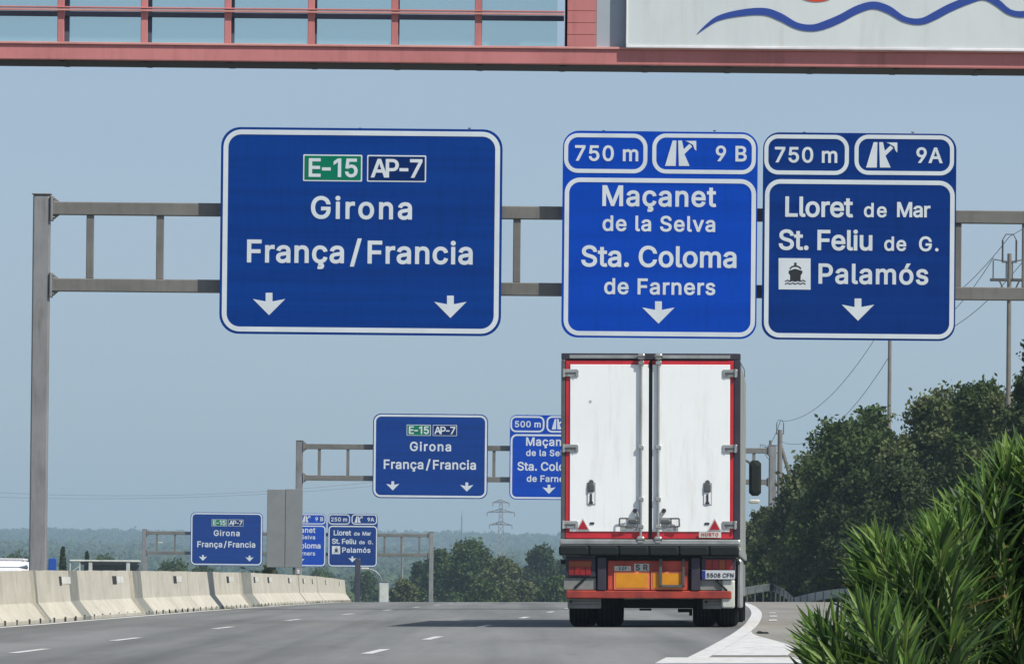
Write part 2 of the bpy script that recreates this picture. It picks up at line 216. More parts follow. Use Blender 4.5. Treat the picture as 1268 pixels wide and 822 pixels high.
'ó':(415,['207 -8 174 -5 144 3 117 16 93 35 72 58 56 85 44 116 37 150 34 187 37 225 44 260 56 291 72 318 93 341 117 360 144 374 174 382 207 384 241 382 271 374 299 360 323 341 343 318 359 291 371 260 379 225 381 187 379 150 371 116 359 85 343 58 323 35 299 16 271 3 241 -5','207 46 231 49 252 55 270 66 285 80 298 97 307 117 314 139 318 163 319 187 318 212 314 236 307 258 298 278 285 296 270 310 252 321 231 328 207 330 184 328 163 321 145 310 130 296 118 278 108 258 102 236 98 212 96 187 98 163 102 139 108 117 118 97 130 80 145 66 163 55 184 49','181 429 228 529 297 529 231 429']),
}
from mathutils.geometry import delaunay_2d_cdt
_gc = {}
def glyph(c, bold):
    """Filled triangles of one glyph with its outlines pushed out by bold (winding-number fill)."""
    if (c, bold) in _gc: return _gc[c, bold]
    loops = []
    for s in GLY[c][1]:
        n = list(map(int, s.split())); p = [Vector((n[i]/1000, n[i+1]/1000)) for i in range(0, len(n), 2)]
        q = []
        for a in p:
            if not q or (a-q[-1]).length > .006: q.append(a)
        if (q[0]-q[-1]).length <= .006: q.pop()
        m = len(q); o = []
        for i in range(m):
            d0 = (q[i]-q[i-1]).normalized(); d1 = (q[(i+1) % m]-q[i]).normalized()
            n0 = Vector((-d0.y, d0.x)); n1 = Vector((-d1.y, d1.x))
            b = (n0+n1); L = max(.55, b.length/2) if b.length > 1e-4 else 1
            b = b.normalized() if b.length > 1e-4 else n0
            o.append(q[i]+b*(bold/L))
        loops.append(o)
    co, ed = [], []
    for o in loops:
        k = len(co); co += o; ed += [(k+i, k+(i+1) % len(o)) for i in range(len(o))]
    v, _, f, *_r = delaunay_2d_cdt(co, ed, [], 0, 1e-5)
    def wind(p):
        w = 0
        for o in loops:
            for i in range(len(o)):
                a, b = o[i-1], o[i]
                if a.y <= p.y < b.y and (b.x-a.x)*(p.y-a.y)-(p.x-a.x)*(b.y-a.y) > 0: w += 1
                elif b.y <= p.y < a.y and (b.x-a.x)*(p.y-a.y)-(p.x-a.x)*(b.y-a.y) < 0: w -= 1
        return w
    fs = []
    for t in f:
        cx = sum((v[i] for i in t), Vector((0, 0)))/len(t)
        if wind(cx) != 0:
            a, b, c2 = (v[i] for i in t[:3])
            fs.append(tuple(t) if (b-a).cross(c2-a) > 0 else tuple(t)[::-1])
    _gc[c, bold] = (v, fs); return _gc[c, bold]
def text_mesh(s, x0, x1, base, cap, bold=.018, thick=.004):
    """A line of letters fitted between x0 and x1 with the given cap height, as a mesh in the x,z plane."""
    k = cap / CAP
    adv = [GLY[c][0] / 1000 if c != ' ' else .18 for c in s]
    xs = [[int(q) for p in GLY[c][1] for q in p.split()[::2]] for c in (s[0], s[-1])]
    x0 -= min(xs[0])/1000*k; x1 += adv[-1]*k - max(xs[1])/1000*k      # fit the ink, not the side bearings
    gap = (x1 - x0 - sum(adv) * k) / max(1, len(s) - 1)
    mb = MB(); x = x0
    for c, a in zip(s, adv):
        if c != ' ':
            v, f = glyph(c, bold); n = len(v)
            V = [(x+p.x*k, -thick/2, base+p.y*k) for p in v]+[(x+p.x*k, thick/2, base+p.y*k) for p in v]
            cnt = {}
            for t in f:
                for i in range(len(t)): e = (t[i], t[(i+1) % len(t)]); cnt[e] = 1
            side = [(b, a_, a_+n, b+n) for a_, b in cnt if (b, a_) not in cnt]
            mb.add(V, list(f)+side)
        x += a*k+gap
    return mb.mesh('lettering', None, False, False)

# ================================================================== THE SETTING
def spline(pts):
    """Smooth curve through (d, x) points (Catmull-Rom)."""
    def f(d):
        if d <= pts[0][0]: a, b = pts[0], pts[1]; return a[1] + (b[1]-a[1])/(b[0]-a[0])*(d-a[0])
        if d >= pts[-1][0]: a, b = pts[-2], pts[-1]; return b[1] + (b[1]-a[1])/(b[0]-a[0])*(d-b[0])
        for i in range(len(pts)-1):
            if d <= pts[i+1][0]: break
        p1, p2 = pts[i], pts[i+1]; p0 = pts[max(i-1, 0)]; p3 = pts[min(i+2, len(pts)-1)]
        h = p2[0]-p1[0]; t = (d-p1[0])/h
        m1 = (p2[1]-p0[1])/(p2[0]-p0[0])*h; m2 = (p3[1]-p1[1])/(p3[0]-p1[0])*h
        return (2*t**3-3*t*t+1)*p1[1] + (t**3-2*t*t+t)*m1 + (-2*t**3+3*t*t)*p2[1] + (t**3-t*t)*m2
    return f
XC = spline([(0, -3.8), (84, -1.36), (116, -.42), (162, .85), (200, 1.65), (235, 2.05), (290, 2.0), (350, 1.5), (423, .4), (550, -7), (673, -19.7), (900, -58), (1300, -160)])   # lane line beside the lorry
XR = spline([(0, -1.5), (74, 1.65), (88.6, 2.31), (106, 3.05), (126, 3.8), (158, 4.83), (200, 5.95), (245, 7.0), (290, 7.6), (350, 7.4), (423, 6.9), (550, -.4), (673, -13), (900, -51), (1300, -153)])
XL = spline([(0, -11.3), (84, -8.5), (113, -7.4), (126, -7.0), (162, -6.32), (200, -5.75), (235, -5.5), (290, -5.6), (350, -6.1), (423, -6.75), (550, -14), (673, -26.8), (900, -65), (1300, -167)])

def sstep(a, b, x):
    t = min(1, max(0, (x-a)/(b-a))); return t*t*(3-2*t)
def G(x, d):
    """Height of the road surface and the land: a crest about 290 m ahead, falling away beyond it."""
    if d < 290: D = 1.2e-5*(290-d)**2 + (.57*((80-d)/80)**2 if d < 80 else 0)
    elif d < 720: D = 2.1e-5*(d-290)**2
    else: D = 2.1e-5*430**2 + .018*min(d-720, 700)
    if d < 0: D = 1.58
    z = EYE - D + .0096*max(-28, min(28, x-XC(min(max(d, 0), 1300)))) * (1-sstep(500, 800, d))
    z += .0096*XC(max(0, min(d, 290))) * (1-sstep(290, 420, d))
    # embankment rising on the right
    e = XR(max(0, min(d, 1300))) + (6.5 if d < 330 else 5.5)
    z += 3.2*sstep(e, e+22, x)*sstep(120, 230, d)*(1-sstep(480, 800, d))
    return z

# far valley and hills
def HZ(x, d):
    base = G(0, 1420)
    z = base + 17*sstep(1500, 3000, d) + 26*sstep(2900, 5600, d) + 43*sstep(5000, 10000, d)
    z += 9*sstep(2000, 6000, d)*(noise.noise(Vector((x/900, d/1500, .3)))) + 5*sstep(1700, 3000, d)*noise.noise(Vector((x/260, d/400, 4)))
    return z
def streaks(m):
    # wheel tracks polished along the lanes, oil drips, and patches, laid over the asphalt's own colour
    t = m.node_tree; b = t.nodes['Principled BSDF']; src = b.inputs['Base Color'].links[0].from_socket
    g = t.nodes.new('ShaderNodeNewGeometry')
    def layer(src, scale, sc, p0, p1, v, w=(1, 1, 1)):
        mp = t.nodes.new('ShaderNodeMapping'); mp.inputs['Scale'].default_value = scale; t.links.new(g.outputs['Position'], mp.inputs['Vector'])
        n = t.nodes.new('ShaderNodeTexNoise'); n.inputs['Scale'].default_value = sc; n.inputs['Detail'].default_value = 5; t.links.new(mp.outputs[0], n.inputs['Vector'])
        r = t.nodes.new('ShaderNodeValToRGB'); r.color_ramp.elements[0].position = p0; r.color_ramp.elements[1].position = p1
        r.color_ramp.elements[0].color = (1, 1, 1, 1); r.color_ramp.elements[1].color = (v*w[0], v*w[1], v*w[2], 1); t.links.new(n.outputs['Fac'], r.inputs[0])
        x = t.nodes.new('ShaderNodeMix'); x.data_type = 'RGBA'; x.blend_type = 'MULTIPLY'; x.inputs[0].default_value = 1
        t.links.new(src, x.inputs[6]); t.links.new(r.outputs[0], x.inputs[7]); return x.outputs[2]
    o = layer(src, (1.1, .006, 1), 1.0, .46, .66, .74, (.99, 1, 1))
    o = layer(o, (.25, .05, 1), 1.0, .50, .60, .86, (1.0, .995, .985))
    o = layer(o, (3.5, .5, 1), 1.0, .60, .75, .75)
    t.links.new(o, b.inputs['Base Color'])
asphalt = mat('asphalt', (.215, .218, .212), .88, 0, scale=.5, col2=(.140, .143, .141), bump=.25, bscale=9, stretch=(1.0, .035, 1), spec=.3, detail=6)
streaks(asphalt)
soil = mat('dry_verge', (.16, .15, .085), .95, 0, scale=.35, col2=(.06, .085, .03), bump=.4, bscale=3)
woodfloor = mat('woodland_floor', (.05, .07, .03), .95, 0, scale=.02, col2=(.03, .045, .02))
paint = mat('road_paint', (.70, .70, .68), .75, 0, scale=6, col2=(.40, .39, .37), bump=.1)

def sheet(name, x_of, d0, d1, nd, nx, m, lift=0, **k):
    vs, fs = [], []
    for i in range(nd+1):
        d = d0 + (d1-d0)*i/nd; a, b = x_of(d)
        for j in range(nx+1):
            x = a + (b-a)*j/nx; vs.append((x, d, G(x, d)+lift))
    for i in range(nd):
        for j in range(nx):
            q = i*(nx+1)+j; fs.append((q, q+1, q+nx+2, q+nx+1))
    me = bpy.data.meshes.new(name); me.from_pydata(vs, [], fs); me.materials.append(m); me.shade_smooth()
    return link(name, me, **k)
# ground (one sheet out to the horizon)
vs, fs = [], []
ds = [-60, -20, 0, 20, 40, 60, 80] + list(range(90, 720, 10)) + [720+i*35 for i in range(21)] + [1500+i*95 for i in range(100)] + []
us = [-1, -.75, -.55, -.42, -.32, -.25, -.19, -.14, -.1, -.07, -.045, -.02, 0, .015, .03, .045, .06, .075, .09, .11, .14, .18, .23, .3, .42, .6, .8, 1]
for d in ds:
    W = 260 + max(0, d)*.15
    for u in us:
        x = u*W
        z = G(x, d) if d <= 1420 else HZ(x, d)
        if d > 8000: z -= (d-8000)*.02
        vs.append((x, d, z - .03 if d < 1300 else z))
n = len(us)
for i in range(len(ds)-1):
    for j in range(n-1): fs.append((i*n+j, i*n+j+1, i*n+n+j+1, i*n+n+j))
me = bpy.data.meshes.new('ground'); me.from_pydata(vs, [], fs); me.materials.append(soil); me.materials.append(woodfloor); me.shade_smooth()
for p in me.polygons:
    if p.center.y > 1350: p.material_index = 1
link('ground', me, kind='structure')
sheet('motorway', lambda d: (XL(d)-1.6, XR(d)+3.2+3.0*(1-sstep(60, 200, d))), -30, 900, 310, 14, asphalt, 0, kind='structure')
sheet('opposite_carriageway', lambda d: (XL(d)-17, XL(d)-2.6), -30, 900, 186, 6, asphalt, 0, kind='structure')
slip = mat('slip_road_asphalt', (.27, .255, .225), .9, 0, scale=.7, col2=(.19, .18, .16), bump=.25, bscale=9, stretch=(1, .06, 1), spec=.3, detail=6)
sheet('slip_road', lambda d: (XR(d), XR(d)+3.15+3.0*(1-sstep(60, 200, d))), -30, 420, 150, 4, slip, .004, kind='structure')
# painted markings, 4 mm above the asphalt
def strip(name, fx, w, d0, d1, step=2.0, lift=.004, **k):
    n = max(2, int((d1-d0)/step))
    return sheet(name, lambda d: (fx(d)-w/2, fx(d)+w/2), d0, d1, n, 1, paint, lift, **k)
strip('left_edge_line', lambda d: XL(d)+.05, .16, 40, 420, kind='structure')
strip('right_edge_line', lambda d: XR(d), .20, 62, 420, lift=.008, kind='structure')
strip('opposite_edge_line', lambda d: XL(d)-3.2, .16, 40, 420, kind='structure')
# dashes: lane line 1 (photo y 806, 792, 777 ...) and lane line 2
def dash(fx, d0, d1): 
    o = strip('lane_dash', fx, .115, d0, d1, 1.0, kind='structure')
L1 = lambda d: XC(d)-3.62
for dc in [48, 60, 72, 84, 97, 115, 133] + [152+18.5*k for k in range(14)]:
    dash(L1, dc-2.0, dc+2.0)
for dc in [47, 59, 71, 83.5, 98.5, 118.5] + [140+21*k for k in range(13)]:
    dash(XC, dc-2.1, dc+2.1)
for dc in (131, 143, 155): sheet('ramp_dash', lambda d, dc=dc: (XR(d)+.24, XR(d)+.37), dc-1.5, dc+1.5, 2, 1, paint, .012, kind='structure')
# painted nose between the motorway and the joining slip road
def nose(d): return (XR(d)+.11, XR(d)+.11+max(.02, .02+.72*sstep(107, 84, d)*1.0))
sheet('painted_nose', nose, 79.2, 107, 24, 2, paint, .012, kind='structure')
sheet('painted_nose_bar', lambda d: (XR(d)-.3, XR(d)+1.5), 64, 77.6, 8, 2, paint, .012, kind='structure')

# ------------------------------------------------------------------ far woods (canopies joined, past counting)
leafA = mat('oak_foliage', (.072, .115, .03), .7, 0, scale=.5, col2=(.03, .053, .014), trans=.2, spec=.25)
leafB = mat('olive_foliage', (.125, .15, .055), .7, 0, scale=.6, col2=(.055, .075, .026), trans=.2, spec=.25)
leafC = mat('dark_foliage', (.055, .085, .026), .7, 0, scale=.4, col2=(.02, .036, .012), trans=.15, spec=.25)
leafD = mat('far_foliage', (.07, .10, .045), .85, 0, scale=.06, col2=(.03, .05, .022), spec=.1)
bark = mat('bark', (.12, .095, .07), .95, 0, scale=3, bump=.4)
import numpy as np
def ico(sub):
    b = bmesh.new(); bmesh.ops.create_icosphere(b, subdivisions=sub, radius=1)
    v = np.array([x.co[:] for x in b.verts]); f = np.array([[q.index for q in x.verts] for x in b.faces]); b.free(); return v, f
rs = np.random.RandomState(5)
def blobs(name, spots, m, sub=3, rough=.34, **k):
    v, f = ico(sub); V, Fc = [], []; n = len(v)
    for i, (x, y, z, rx, rz) in enumerate(spots):
        q = v*(1+rough*(rs.rand(n, 1)-.5)+.18*np.sin(v[:, :1]*3+rs.rand()*6)*np.cos(v[:, 2:]*4+rs.rand()*6))
        V.append(q*[rx, rx, rz]+[x, y, z]); Fc.append(f+i*n)
    V = np.concatenate(V); Fc = np.concatenate(Fc)
    me = bpy.data.meshes.new(name); me.vertices.add(len(V)); me.vertices.foreach_set('co', V.ravel())
    me.loops.add(Fc.size); me.loops.foreach_set('vertex_index', Fc.ravel().astype(np.int32))
    me.polygons.add(len(Fc)); me.polygons.foreach_set('loop_start', np.arange(0, Fc.size, 3, dtype=np.int32))
    me.update(calc_edges=True); me.materials.append(m)
    return link(name, me, **k)
sp = []
d = 1560
while d < 10600:
    half = d*.075; step = 6.0 + d*.0012; x = -half + rnd.random()*step
    while x < half:
        s = rnd.uniform(.7, 1.25)
        sp.append((x, d+rnd.uniform(-15, 15), HZ(x, d)+4.0*s, (3.6+d*.00042)*s, (4.6 if rnd.random() > .1 else 6.5)*s)); x += step*rnd.uniform(.7, 1.3)
    d *= 1.019
FARW = sp
sp = []
for k in range(420):                      # nearer belt of scrub in the valley just beyond the crest
    d = rnd.uniform(880, 1450); x = rnd.uniform(-.075, .07)*d
    if .0*d > x > -.016*d and d < 1150: continue
    if abs(x-XC(min(d, 1300))+3) < 26: continue
    s = rnd.uniform(.6, 1.3)*(1+(d-880)/1300)
    sp.append((x, d, G(x, d)+3.6*s, 3.4*s, 4.6*s))
VALLEY = sp

# ================================================================== GANTRIES AND SIGNS
steel = mat('galvanised_steel', (.295, .295, .295), .55, .35, scale=1.6, col2=(.215, .213, .21), bump=.05, stretch=(1, 1, .5), grime=.4)
beam_m = mat('weathered_beam_steel', (.20, .195, .18), .6, .25, scale=1.2, col2=(.145, .14, .125), stretch=(.5, 1, 1), grime=.3)
steel_dark = mat('dark_steel', (.10, .10, .10), .6, .2, scale=3)
bolt_m = mat('bolt_steel', (.22, .22, .21), .5, .5)
SB = {}
def blue(name, a, b):
    m = mat(name, a, .5, 0, scale=.9, col2=b, stretch=(.12, 1, 5.0), spec=.05, detail=3, grime=.16); return m
blueA = blue('sign_blue', (0, .040, .245), (0, .030, .195))
blueB = blue('bright_sign_blue', (0, .056, .44), (0, .047, .38))
blueC = blue('deep_sign_blue', (0, .032, .205), (0, .024, .165))
blueD = blue('shield_navy', (.0, .018, .12), (.0, .016, .10))
green = mat('shield_green', (.0, .17, .095), .5, 0, var=.05, spec=.05)
white = mat('reflective_white', (.62, .68, .72), .5, 0, var=.06, scale=1.5, col2=(.55, .61, .65))
black = mat('pictogram_black', (.012, .014, .016), .5, 0, var=.05)
K = 173 / F
ct, st = math.cos(ROLL), math.sin(ROLL)
def LP(x, y):                 # photo pixel on the first gantry -> metres along and above its top beam's left end
    dx, dy = x-52, y-258
    return (dx*ct+dy*st)*K, -(-dx*st+dy*ct)*K
def box_px(x0, x1, y0, y1):
    a = LP(x0, (y0+y1)/2); b = LP(x1, (y0+y1)/2); c = LP((x0+x1)/2, y0); e = LP((x0+x1)/2, y1)
    return a[0], b[0], e[1], c[1]
YF = -.50                     # the sign faces stand this far in front of the beams' axis
class Sign:
    def __init__(s, root, o): s.root = root; s.o = o          # o = sign origin in gantry coordinates
    def loc(s, x, y): p = LP(x, y); return p[0]-s.o[0], p[1]-s.o[1]
    def rr(s, x0, x1, y0, y1, r, inset=0):
        a, b, c, e = box_px(x0, x1, y0, y1); i = inset*K
        return rrect(a-s.o[0]+i, b-s.o[0]-i, c-s.o[1]+i, e-s.o[1]-i, max(.004, r*K-i), 8)
    def plate(s, name, box, r, m, y0, y1): return MB().prism(s.rr(*box, r), y0, y1).obj(name, m, s.root, fix=False)
    def border(s, box, r, wpx, y=-.030, name='border'):
        return MB().ring(s.rr(*box, r), s.rr(*box, r, wpx), y-.005, y+.006).obj(name, white, s.root)
    def text(s, body, x0, x1, base, cap, m=None, y=-.034, parent=None, **k):
        if PX < 30: k['bold'] = .02
        a = s.loc(x0, base); b = s.loc(x1, base)
        me = text_mesh(body, a[0], b[0], (a[1]+b[1])/2, cap*K, **k); me.materials.append(m or white)
        me.transform(Matrix.Translation((0, y, 0)))
        return link('lettering', me, parent or s.root)
    def poly(s, name, pts, m, y0, y1, parent=None):
        return MB().prism([s.loc(*p) for p in pts], y0, y1).obj(name, m, parent or s.root)
    def arrow(s, x, y):
        p = [(-4.2, -27.6), (4.2, -27.6), (4.2, -17), (20, -20), (0, 0), (-20, -20), (-4.2, -17)]
        s.poly('arrow', [(x+a, y+b) for a, b in p], white, -.036, -.028)
    def hangers(s, xs, y0, y1):
        for x in xs:
            a = s.loc(x, y0); b = s.loc(x, y1)
            MB().cbox(a[0]-.04, a[0]+.04, .002, .375, b[1], a[1], .008).obj('back_rail', steel, s.root)
            t = s.loc(x, y0)
            MB().cbox(t[0]-.03, t[0]+.03, -.02, .03, t[1]-.002+.03, t[1]+.055, .006).obj('lifting_lug', steel_dark, s.root)
    def exit_symbol(s, ox, oy):   # diverging-lane pictogram; ox, oy = photo pixel of its zoom origin
        q = lambda pts: [(ox+a/9.057, oy+b/9.057) for a, b in pts]
        e = MB()
        e.prism([s.loc(*p) for p in q([(215, 382), (335, 382), (343, 98), (300, 98)])], -.036, -.028)
        e.prism([s.loc(*p) for p in q([(370, 382), (490, 382), (432, 250), (520, 165), (488, 135), (425, 195), (405, 98), (362, 98)])], -.036, -.028)
        e.prism([s.loc(*p) for p in q([(440, 102), (565, 102), (565, 215), (543, 190), (530, 148), (470, 112)])], -.0385, -.028)
        e.obj('exit_symbol', white, s.root)
PX = 58
def make_A(root, o):
    s = Sign(root, o); B = (274, 622, 160.5, 416)
    MB().prism(s.rr(*B, 24), -.028, 0).obj('panel', blueA, root, fix=False)
    s.border((277, 619, 163.5, 413), 22, 6)
    for x0, x1, mt, body, tx in ((376.5, 449.5, green, 'E-15', (384, 443)), (455.5, 528.5, blueD, 'AP-7', (461, 523))):
        y = 210 + (x0-410)*.0096
        f = MB().prism(s.rr(x0, x1, y-16.5, y+16.5, 1.5), -.034, -.026).obj('route_shield', white, root)
        MB().prism(s.rr(x0+1.6, x1-1.6, y-14.9, y+14.9, 1), -.038, -.033).obj('shield_field', mt, f)
        s.text(body, *tx, y+10.5, 21.5, y=-.042, parent=f)
    s.text('Girona', 387, 510, 272, 26); s.text('França', 308, 426, 326, 26.5); s.text('/', 435.5, 448, 326.5, 27.5); s.text('Francia', 457, 585, 327.5, 26.5)
    s.arrow(334.5, 391.5); s.arrow(558.5, 395)
    s.hangers((322, 447, 582), 163, 414)
def make_exit(root, o, dist, dx, letters, lines, bl, subs, main, digits):
    s = Sign(root, o)
    MB().prism(s.rr(*main[0], 20), -.028, 0).obj('panel', bl, root, fix=False)
    for b in subs: s.border(b, 17, 5)
    s.border(main[1], 19, 5.5)
    s.text(dist, *digits[0]); s.text(letters, *digits[1])
    for t in lines: s.text(*t)
    return s
def make_B(root, o, dist='750 m'):
    s = make_exit(root, o, dist, 0, '9B', [('Maçanet', 747, 886, 256.5, 24), ('de la Selva', 747, 885, 287.5, 18), ('Sta. Coloma', 721, 911, 331.5, 24.5), ('de Farners', 749, 885, 365.5, 18.5)],
        blueB, [(699, 802, 167, 216), (808, 936, 167.5, 217)], [(696.5, 937.5, 164.5, 420), (699, 935.5, 222.5, 417.5)],
        [(713, 790, 200.5, 18), (887, 924, 201, 18)])
    s.exit_symbol(800, 165); s.arrow(815.5, 402); s.hangers((748, 885), 166, 418)
def make_C(root, o, dist='750 m'):
    s = make_exit(root, o, dist, 0, '9A', [('Lloret', 973, 1055, 269.5, 23.5), ('de', 1070, 1097, 270, 16.5), ('Mar', 1111, 1151, 270, 17.5),
        ('St. Feliu', 965, 1079, 310.5, 23.5), ('de', 1095, 1121, 311.5, 16.5), ('G.', 1138, 1161, 312, 17), ('Palamós', 1014, 1148, 352.5, 23.5)],
        blueC, [(946.5, 1051, 168.5, 218), (1058, 1181, 169, 218.5)], [(944, 1183, 166.5, 422.5), (946.5, 1181, 224.5, 420)],
        [(960, 1036, 202.5, 18), (1135, 1166, 203, 18)])
    s.exit_symbol(1048.5, 167); s.arrow(1062, 398.5); s.hangers((996, 1130), 168, 420)
    f = s.poly('port_plate', [(964, 321), (1003.5, 321.4), (1003.5, 360), (964, 359.6)], white, -.034, -.027)
    q = lambda pts: [(960+a/20.56, 330+b/20.56) for a, b in pts]
    ship = MB()
    ship.prism([s.loc(*p) for p in q([(372, 400), (378, 255), (335, 190), (345, 132), (400, 118), (500, 85), (610, 118), (680, 135), (692, 180), (645, 260), (640, 400)])], -.038, -.033)
    arc_o = [(510-150*math.cos(t), 95-95*math.sin(t)) for t in [math.pi*i/10 for i in range(11)]]
    arc_i = [(510-112*math.cos(t), 95-60*math.sin(t)) for t in [math.pi*i/10 for i in range(10, -1, -1)]]
    ship.prism([s.loc(*p) for p in q(arc_o+arc_i)], -.0385, -.033)
    ship.prism([s.loc(*p) for p in q([(480, 5), (540, 5), (540, -70), (480, -70)])], -.039, -.033)
    ship.obj('ship_pictogram', black, f)
    for yy in (390, 460):
        up = [(245+i*26, yy-12+16*math.cos(i*math.pi/2.5)) for i in range(21)]
        dn = [(a, b+26) for a, b in up[::-1]]
        MB().prism([s.loc(*p) for p in q(up+dn)], -.0395, -.033).obj('wave', black, f)

def gantry(px, py, d, right_u, struts, rz, label, group='sign gantries over the motorway'):
    o = P(px, py, d)
    g = thing('sign_gantry', label, 'gantry', o, rz, group)
    def feet(u):
        p = Matrix.Rotation(rz, 3, 'Z') @ Vector((u, 0, 0)) + o; return G(p.x, p.y) - o.z - .3
    for u in (0, right_u):
        zb = feet(u)
        t = MB().cbox(u-.185, u+.185, -.16, .16, zb, .285, .03)
        po = t.obj('post', steel, g)
        MB().cbox(u-.21, u+.21, -.185, .185, .287, .315, .01).obj('post_cap', steel, po)
    for zc, nm in ((0, 'upper_beam'), (-1.64, 'lower_beam')):
        b = MB().cbox(.187, right_u-.187, -.12, .12, zc-.14, zc+.14, .018).obj(nm, beam_m, g)
        for u, sg in ((.187, 1), (right_u-.187, -1)):
            x0, x1 = sorted((u+sg*.003, u+sg*.055))
            fl = MB().cbox(x0, x1, -.21, .21, zc-.27, zc+.27, .01).obj('flange_plate', steel, g)
            for z in (-.2, .2):
                for y in (-.15, .15): MB().tube((u+sg*.04, y, zc+z), (u+sg*.10, y, zc+z), .022, n=6).obj('bolt', bolt_m, fl)
            for sz in (-1, 1):   # triangular gussets above and below the beam
                x2 = u+sg*.056; gb = MB()
                gb.prism([(x2, zc+sz*.142), (x2+sg*.14, zc+sz*.142), (x2, zc+sz*.25)], -.02, .02)
                gb.obj('gusset', steel, fl)
    for u in struts: MB().cbox(u-.08, u+.08, -.07, .07, -1.50+.002, -.142, .012).obj('strut', beam_m, g)
    return g
def place_sign(g, kind, maker, label, group, u_shift=0, **k):
    cx = {'A': 448, 'B': 817, 'C': 1063}[kind]
    bot = {'A': 416, 'B': 420, 'C': 422.5}[kind]
    o = LP(cx, bot)
    t = thing('motorway_sign', label, 'road sign', (0, 0, 0), 0, group)
    place(t, g, o, u_shift); maker(t, o, **k)
    return t
def place(t, g, o, u_shift):
    rz = g.rotation_euler.z
    t.location = g.location + Matrix.Rotation(rz, 3, 'Z') @ Vector((o[0]+u_shift, YF, o[1])); t.rotation_euler = (0, 0, rz)
def copy_sign(t, g, kind, label, u_shift=0):
    c = copy_tree(t); c['label'] = label
    o = LP({'A': 448, 'B': 817, 'C': 1063}[kind], {'A': 416, 'B': 420, 'C': 422.5}[kind]); place(c, g, o, u_shift); return c
ST = [1.04, 2.54, 4.04, 5.54, 7.04, 8.54, 10.19, 11.6, 13.1, 14.7, 16.2, 17.7]
g1 = gantry(52, 258, 173, 23.56, ST+[19.64, 21.1, 22.5], 0, 'nearest and largest grey steel sign gantry, its tall left post behind the barrier')
g2 = gantry(371, 552.5, 423, 24.8, ST+[19.7, 21.1, 22.6, 23.8], 0, 'middle sign gantry of the three, above the grey board and behind the lorry')
g3 = gantry(179, 659.5, 673, 23.9, ST[:2]+[10.3, 12, 13.7, 17, 20.0, 21.4, 22.9], 0, 'farthest and smallest sign gantry, low over the horizon by the oak trees')
GA, GB_, GC = 'Girona and França direction signs', 'Maçanet exit 9B signs', 'Lloret exit 9A signs'
A1 = place_sign(g1, 'A', make_A, 'largest blue sign reading Girona and França/Francia, on the nearest gantry', GA)
B1 = place_sign(g1, 'B', make_B, 'bright blue exit 9B sign reading Maçanet, directly above the lorry', GB_)
C1 = place_sign(g1, 'C', make_C, 'dark blue exit 9A sign reading Lloret and Palamós, nearest gantry right side', GC)
copy_sign(A1, g2, 'A', 'mid-sized blue Girona and França/Francia sign on the middle gantry, left of the lorry')
B2 = place_sign(g2, 'B', lambda r, o: make_B(r, o, '500 m'), 'smaller bright blue Maçanet sign reading 500 m, half hidden behind the lorry', GB_, -.15)
copy_sign(A1, g3, 'A', 'smallest blue Girona and França/Francia sign, low above the concrete barriers')
B3 = place_sign(g3, 'B', lambda r, o: make_B(r, o, '250 m'), 'far bright blue Maçanet sign partly covered by the grey board', GB_, -.2)
C3 = place_sign(g3, 'C', lambda r, o: make_C(r, o, '250 m'), 'far dark blue Lloret and Palamós sign just right of the grey board', GC, -.15)

# ================================================================== FOOTBRIDGE AT THE TOP
BD = 69.0
pink = mat('pink_red_paint', (.53, .195, .19), .6, 0, scale=1.2, col2=(.43, .15, .145), stretch=(1, 1, .6), bump=.05, grime=.3)
pinkl = mat('pale_pink_paint', (.60, .30, .27), .55, 0, scale=3, col2=(.5, .22, .2))
teal = mat('teal_glazing', (.36, .62, .66), .3, 0, scale=.8, col2=(.32, .58, .62), spec=.4)
tn = teal.node_tree; tb = tn.nodes.new('ShaderNodeBsdfTransparent'); tb.inputs[0].default_value = (.93, 1, .985, 1)
tm = tn.nodes.new('ShaderNodeMixShader'); tm.inputs[0].default_value = .88
tn.links.new(tn.nodes['Principled BSDF'].outputs[0], tm.inputs[1]); tn.links.new(tb.outputs[0], tm.inputs[2]); tn.links.new(tm.outputs[0], tn.nodes['Material Output'].inputs['Surface'])
greyp = mat('grey_cladding', (.38, .44, .50), .5, 0, scale=.7, col2=(.33, .39, .44))
mull = mat('mullion_grey', (.12, .13, .17), .5, .1)
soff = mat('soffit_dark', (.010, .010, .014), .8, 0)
bb = P(0, 75, BD)
br = thing('footbridge', 'pink-red footbridge with teal glazing crossing the very top of the picture', 'bridge', (0, BD, bb.z))
KB = BD / F
def bx(x): return (x-634)*ct*KB+ .0385*0
def bz(x, y): p = P(x, y, BD); return p.z - bb.z
def bX(x, y=40): return P(x, y, BD).x
B0, B1x = -15.0, 15.0
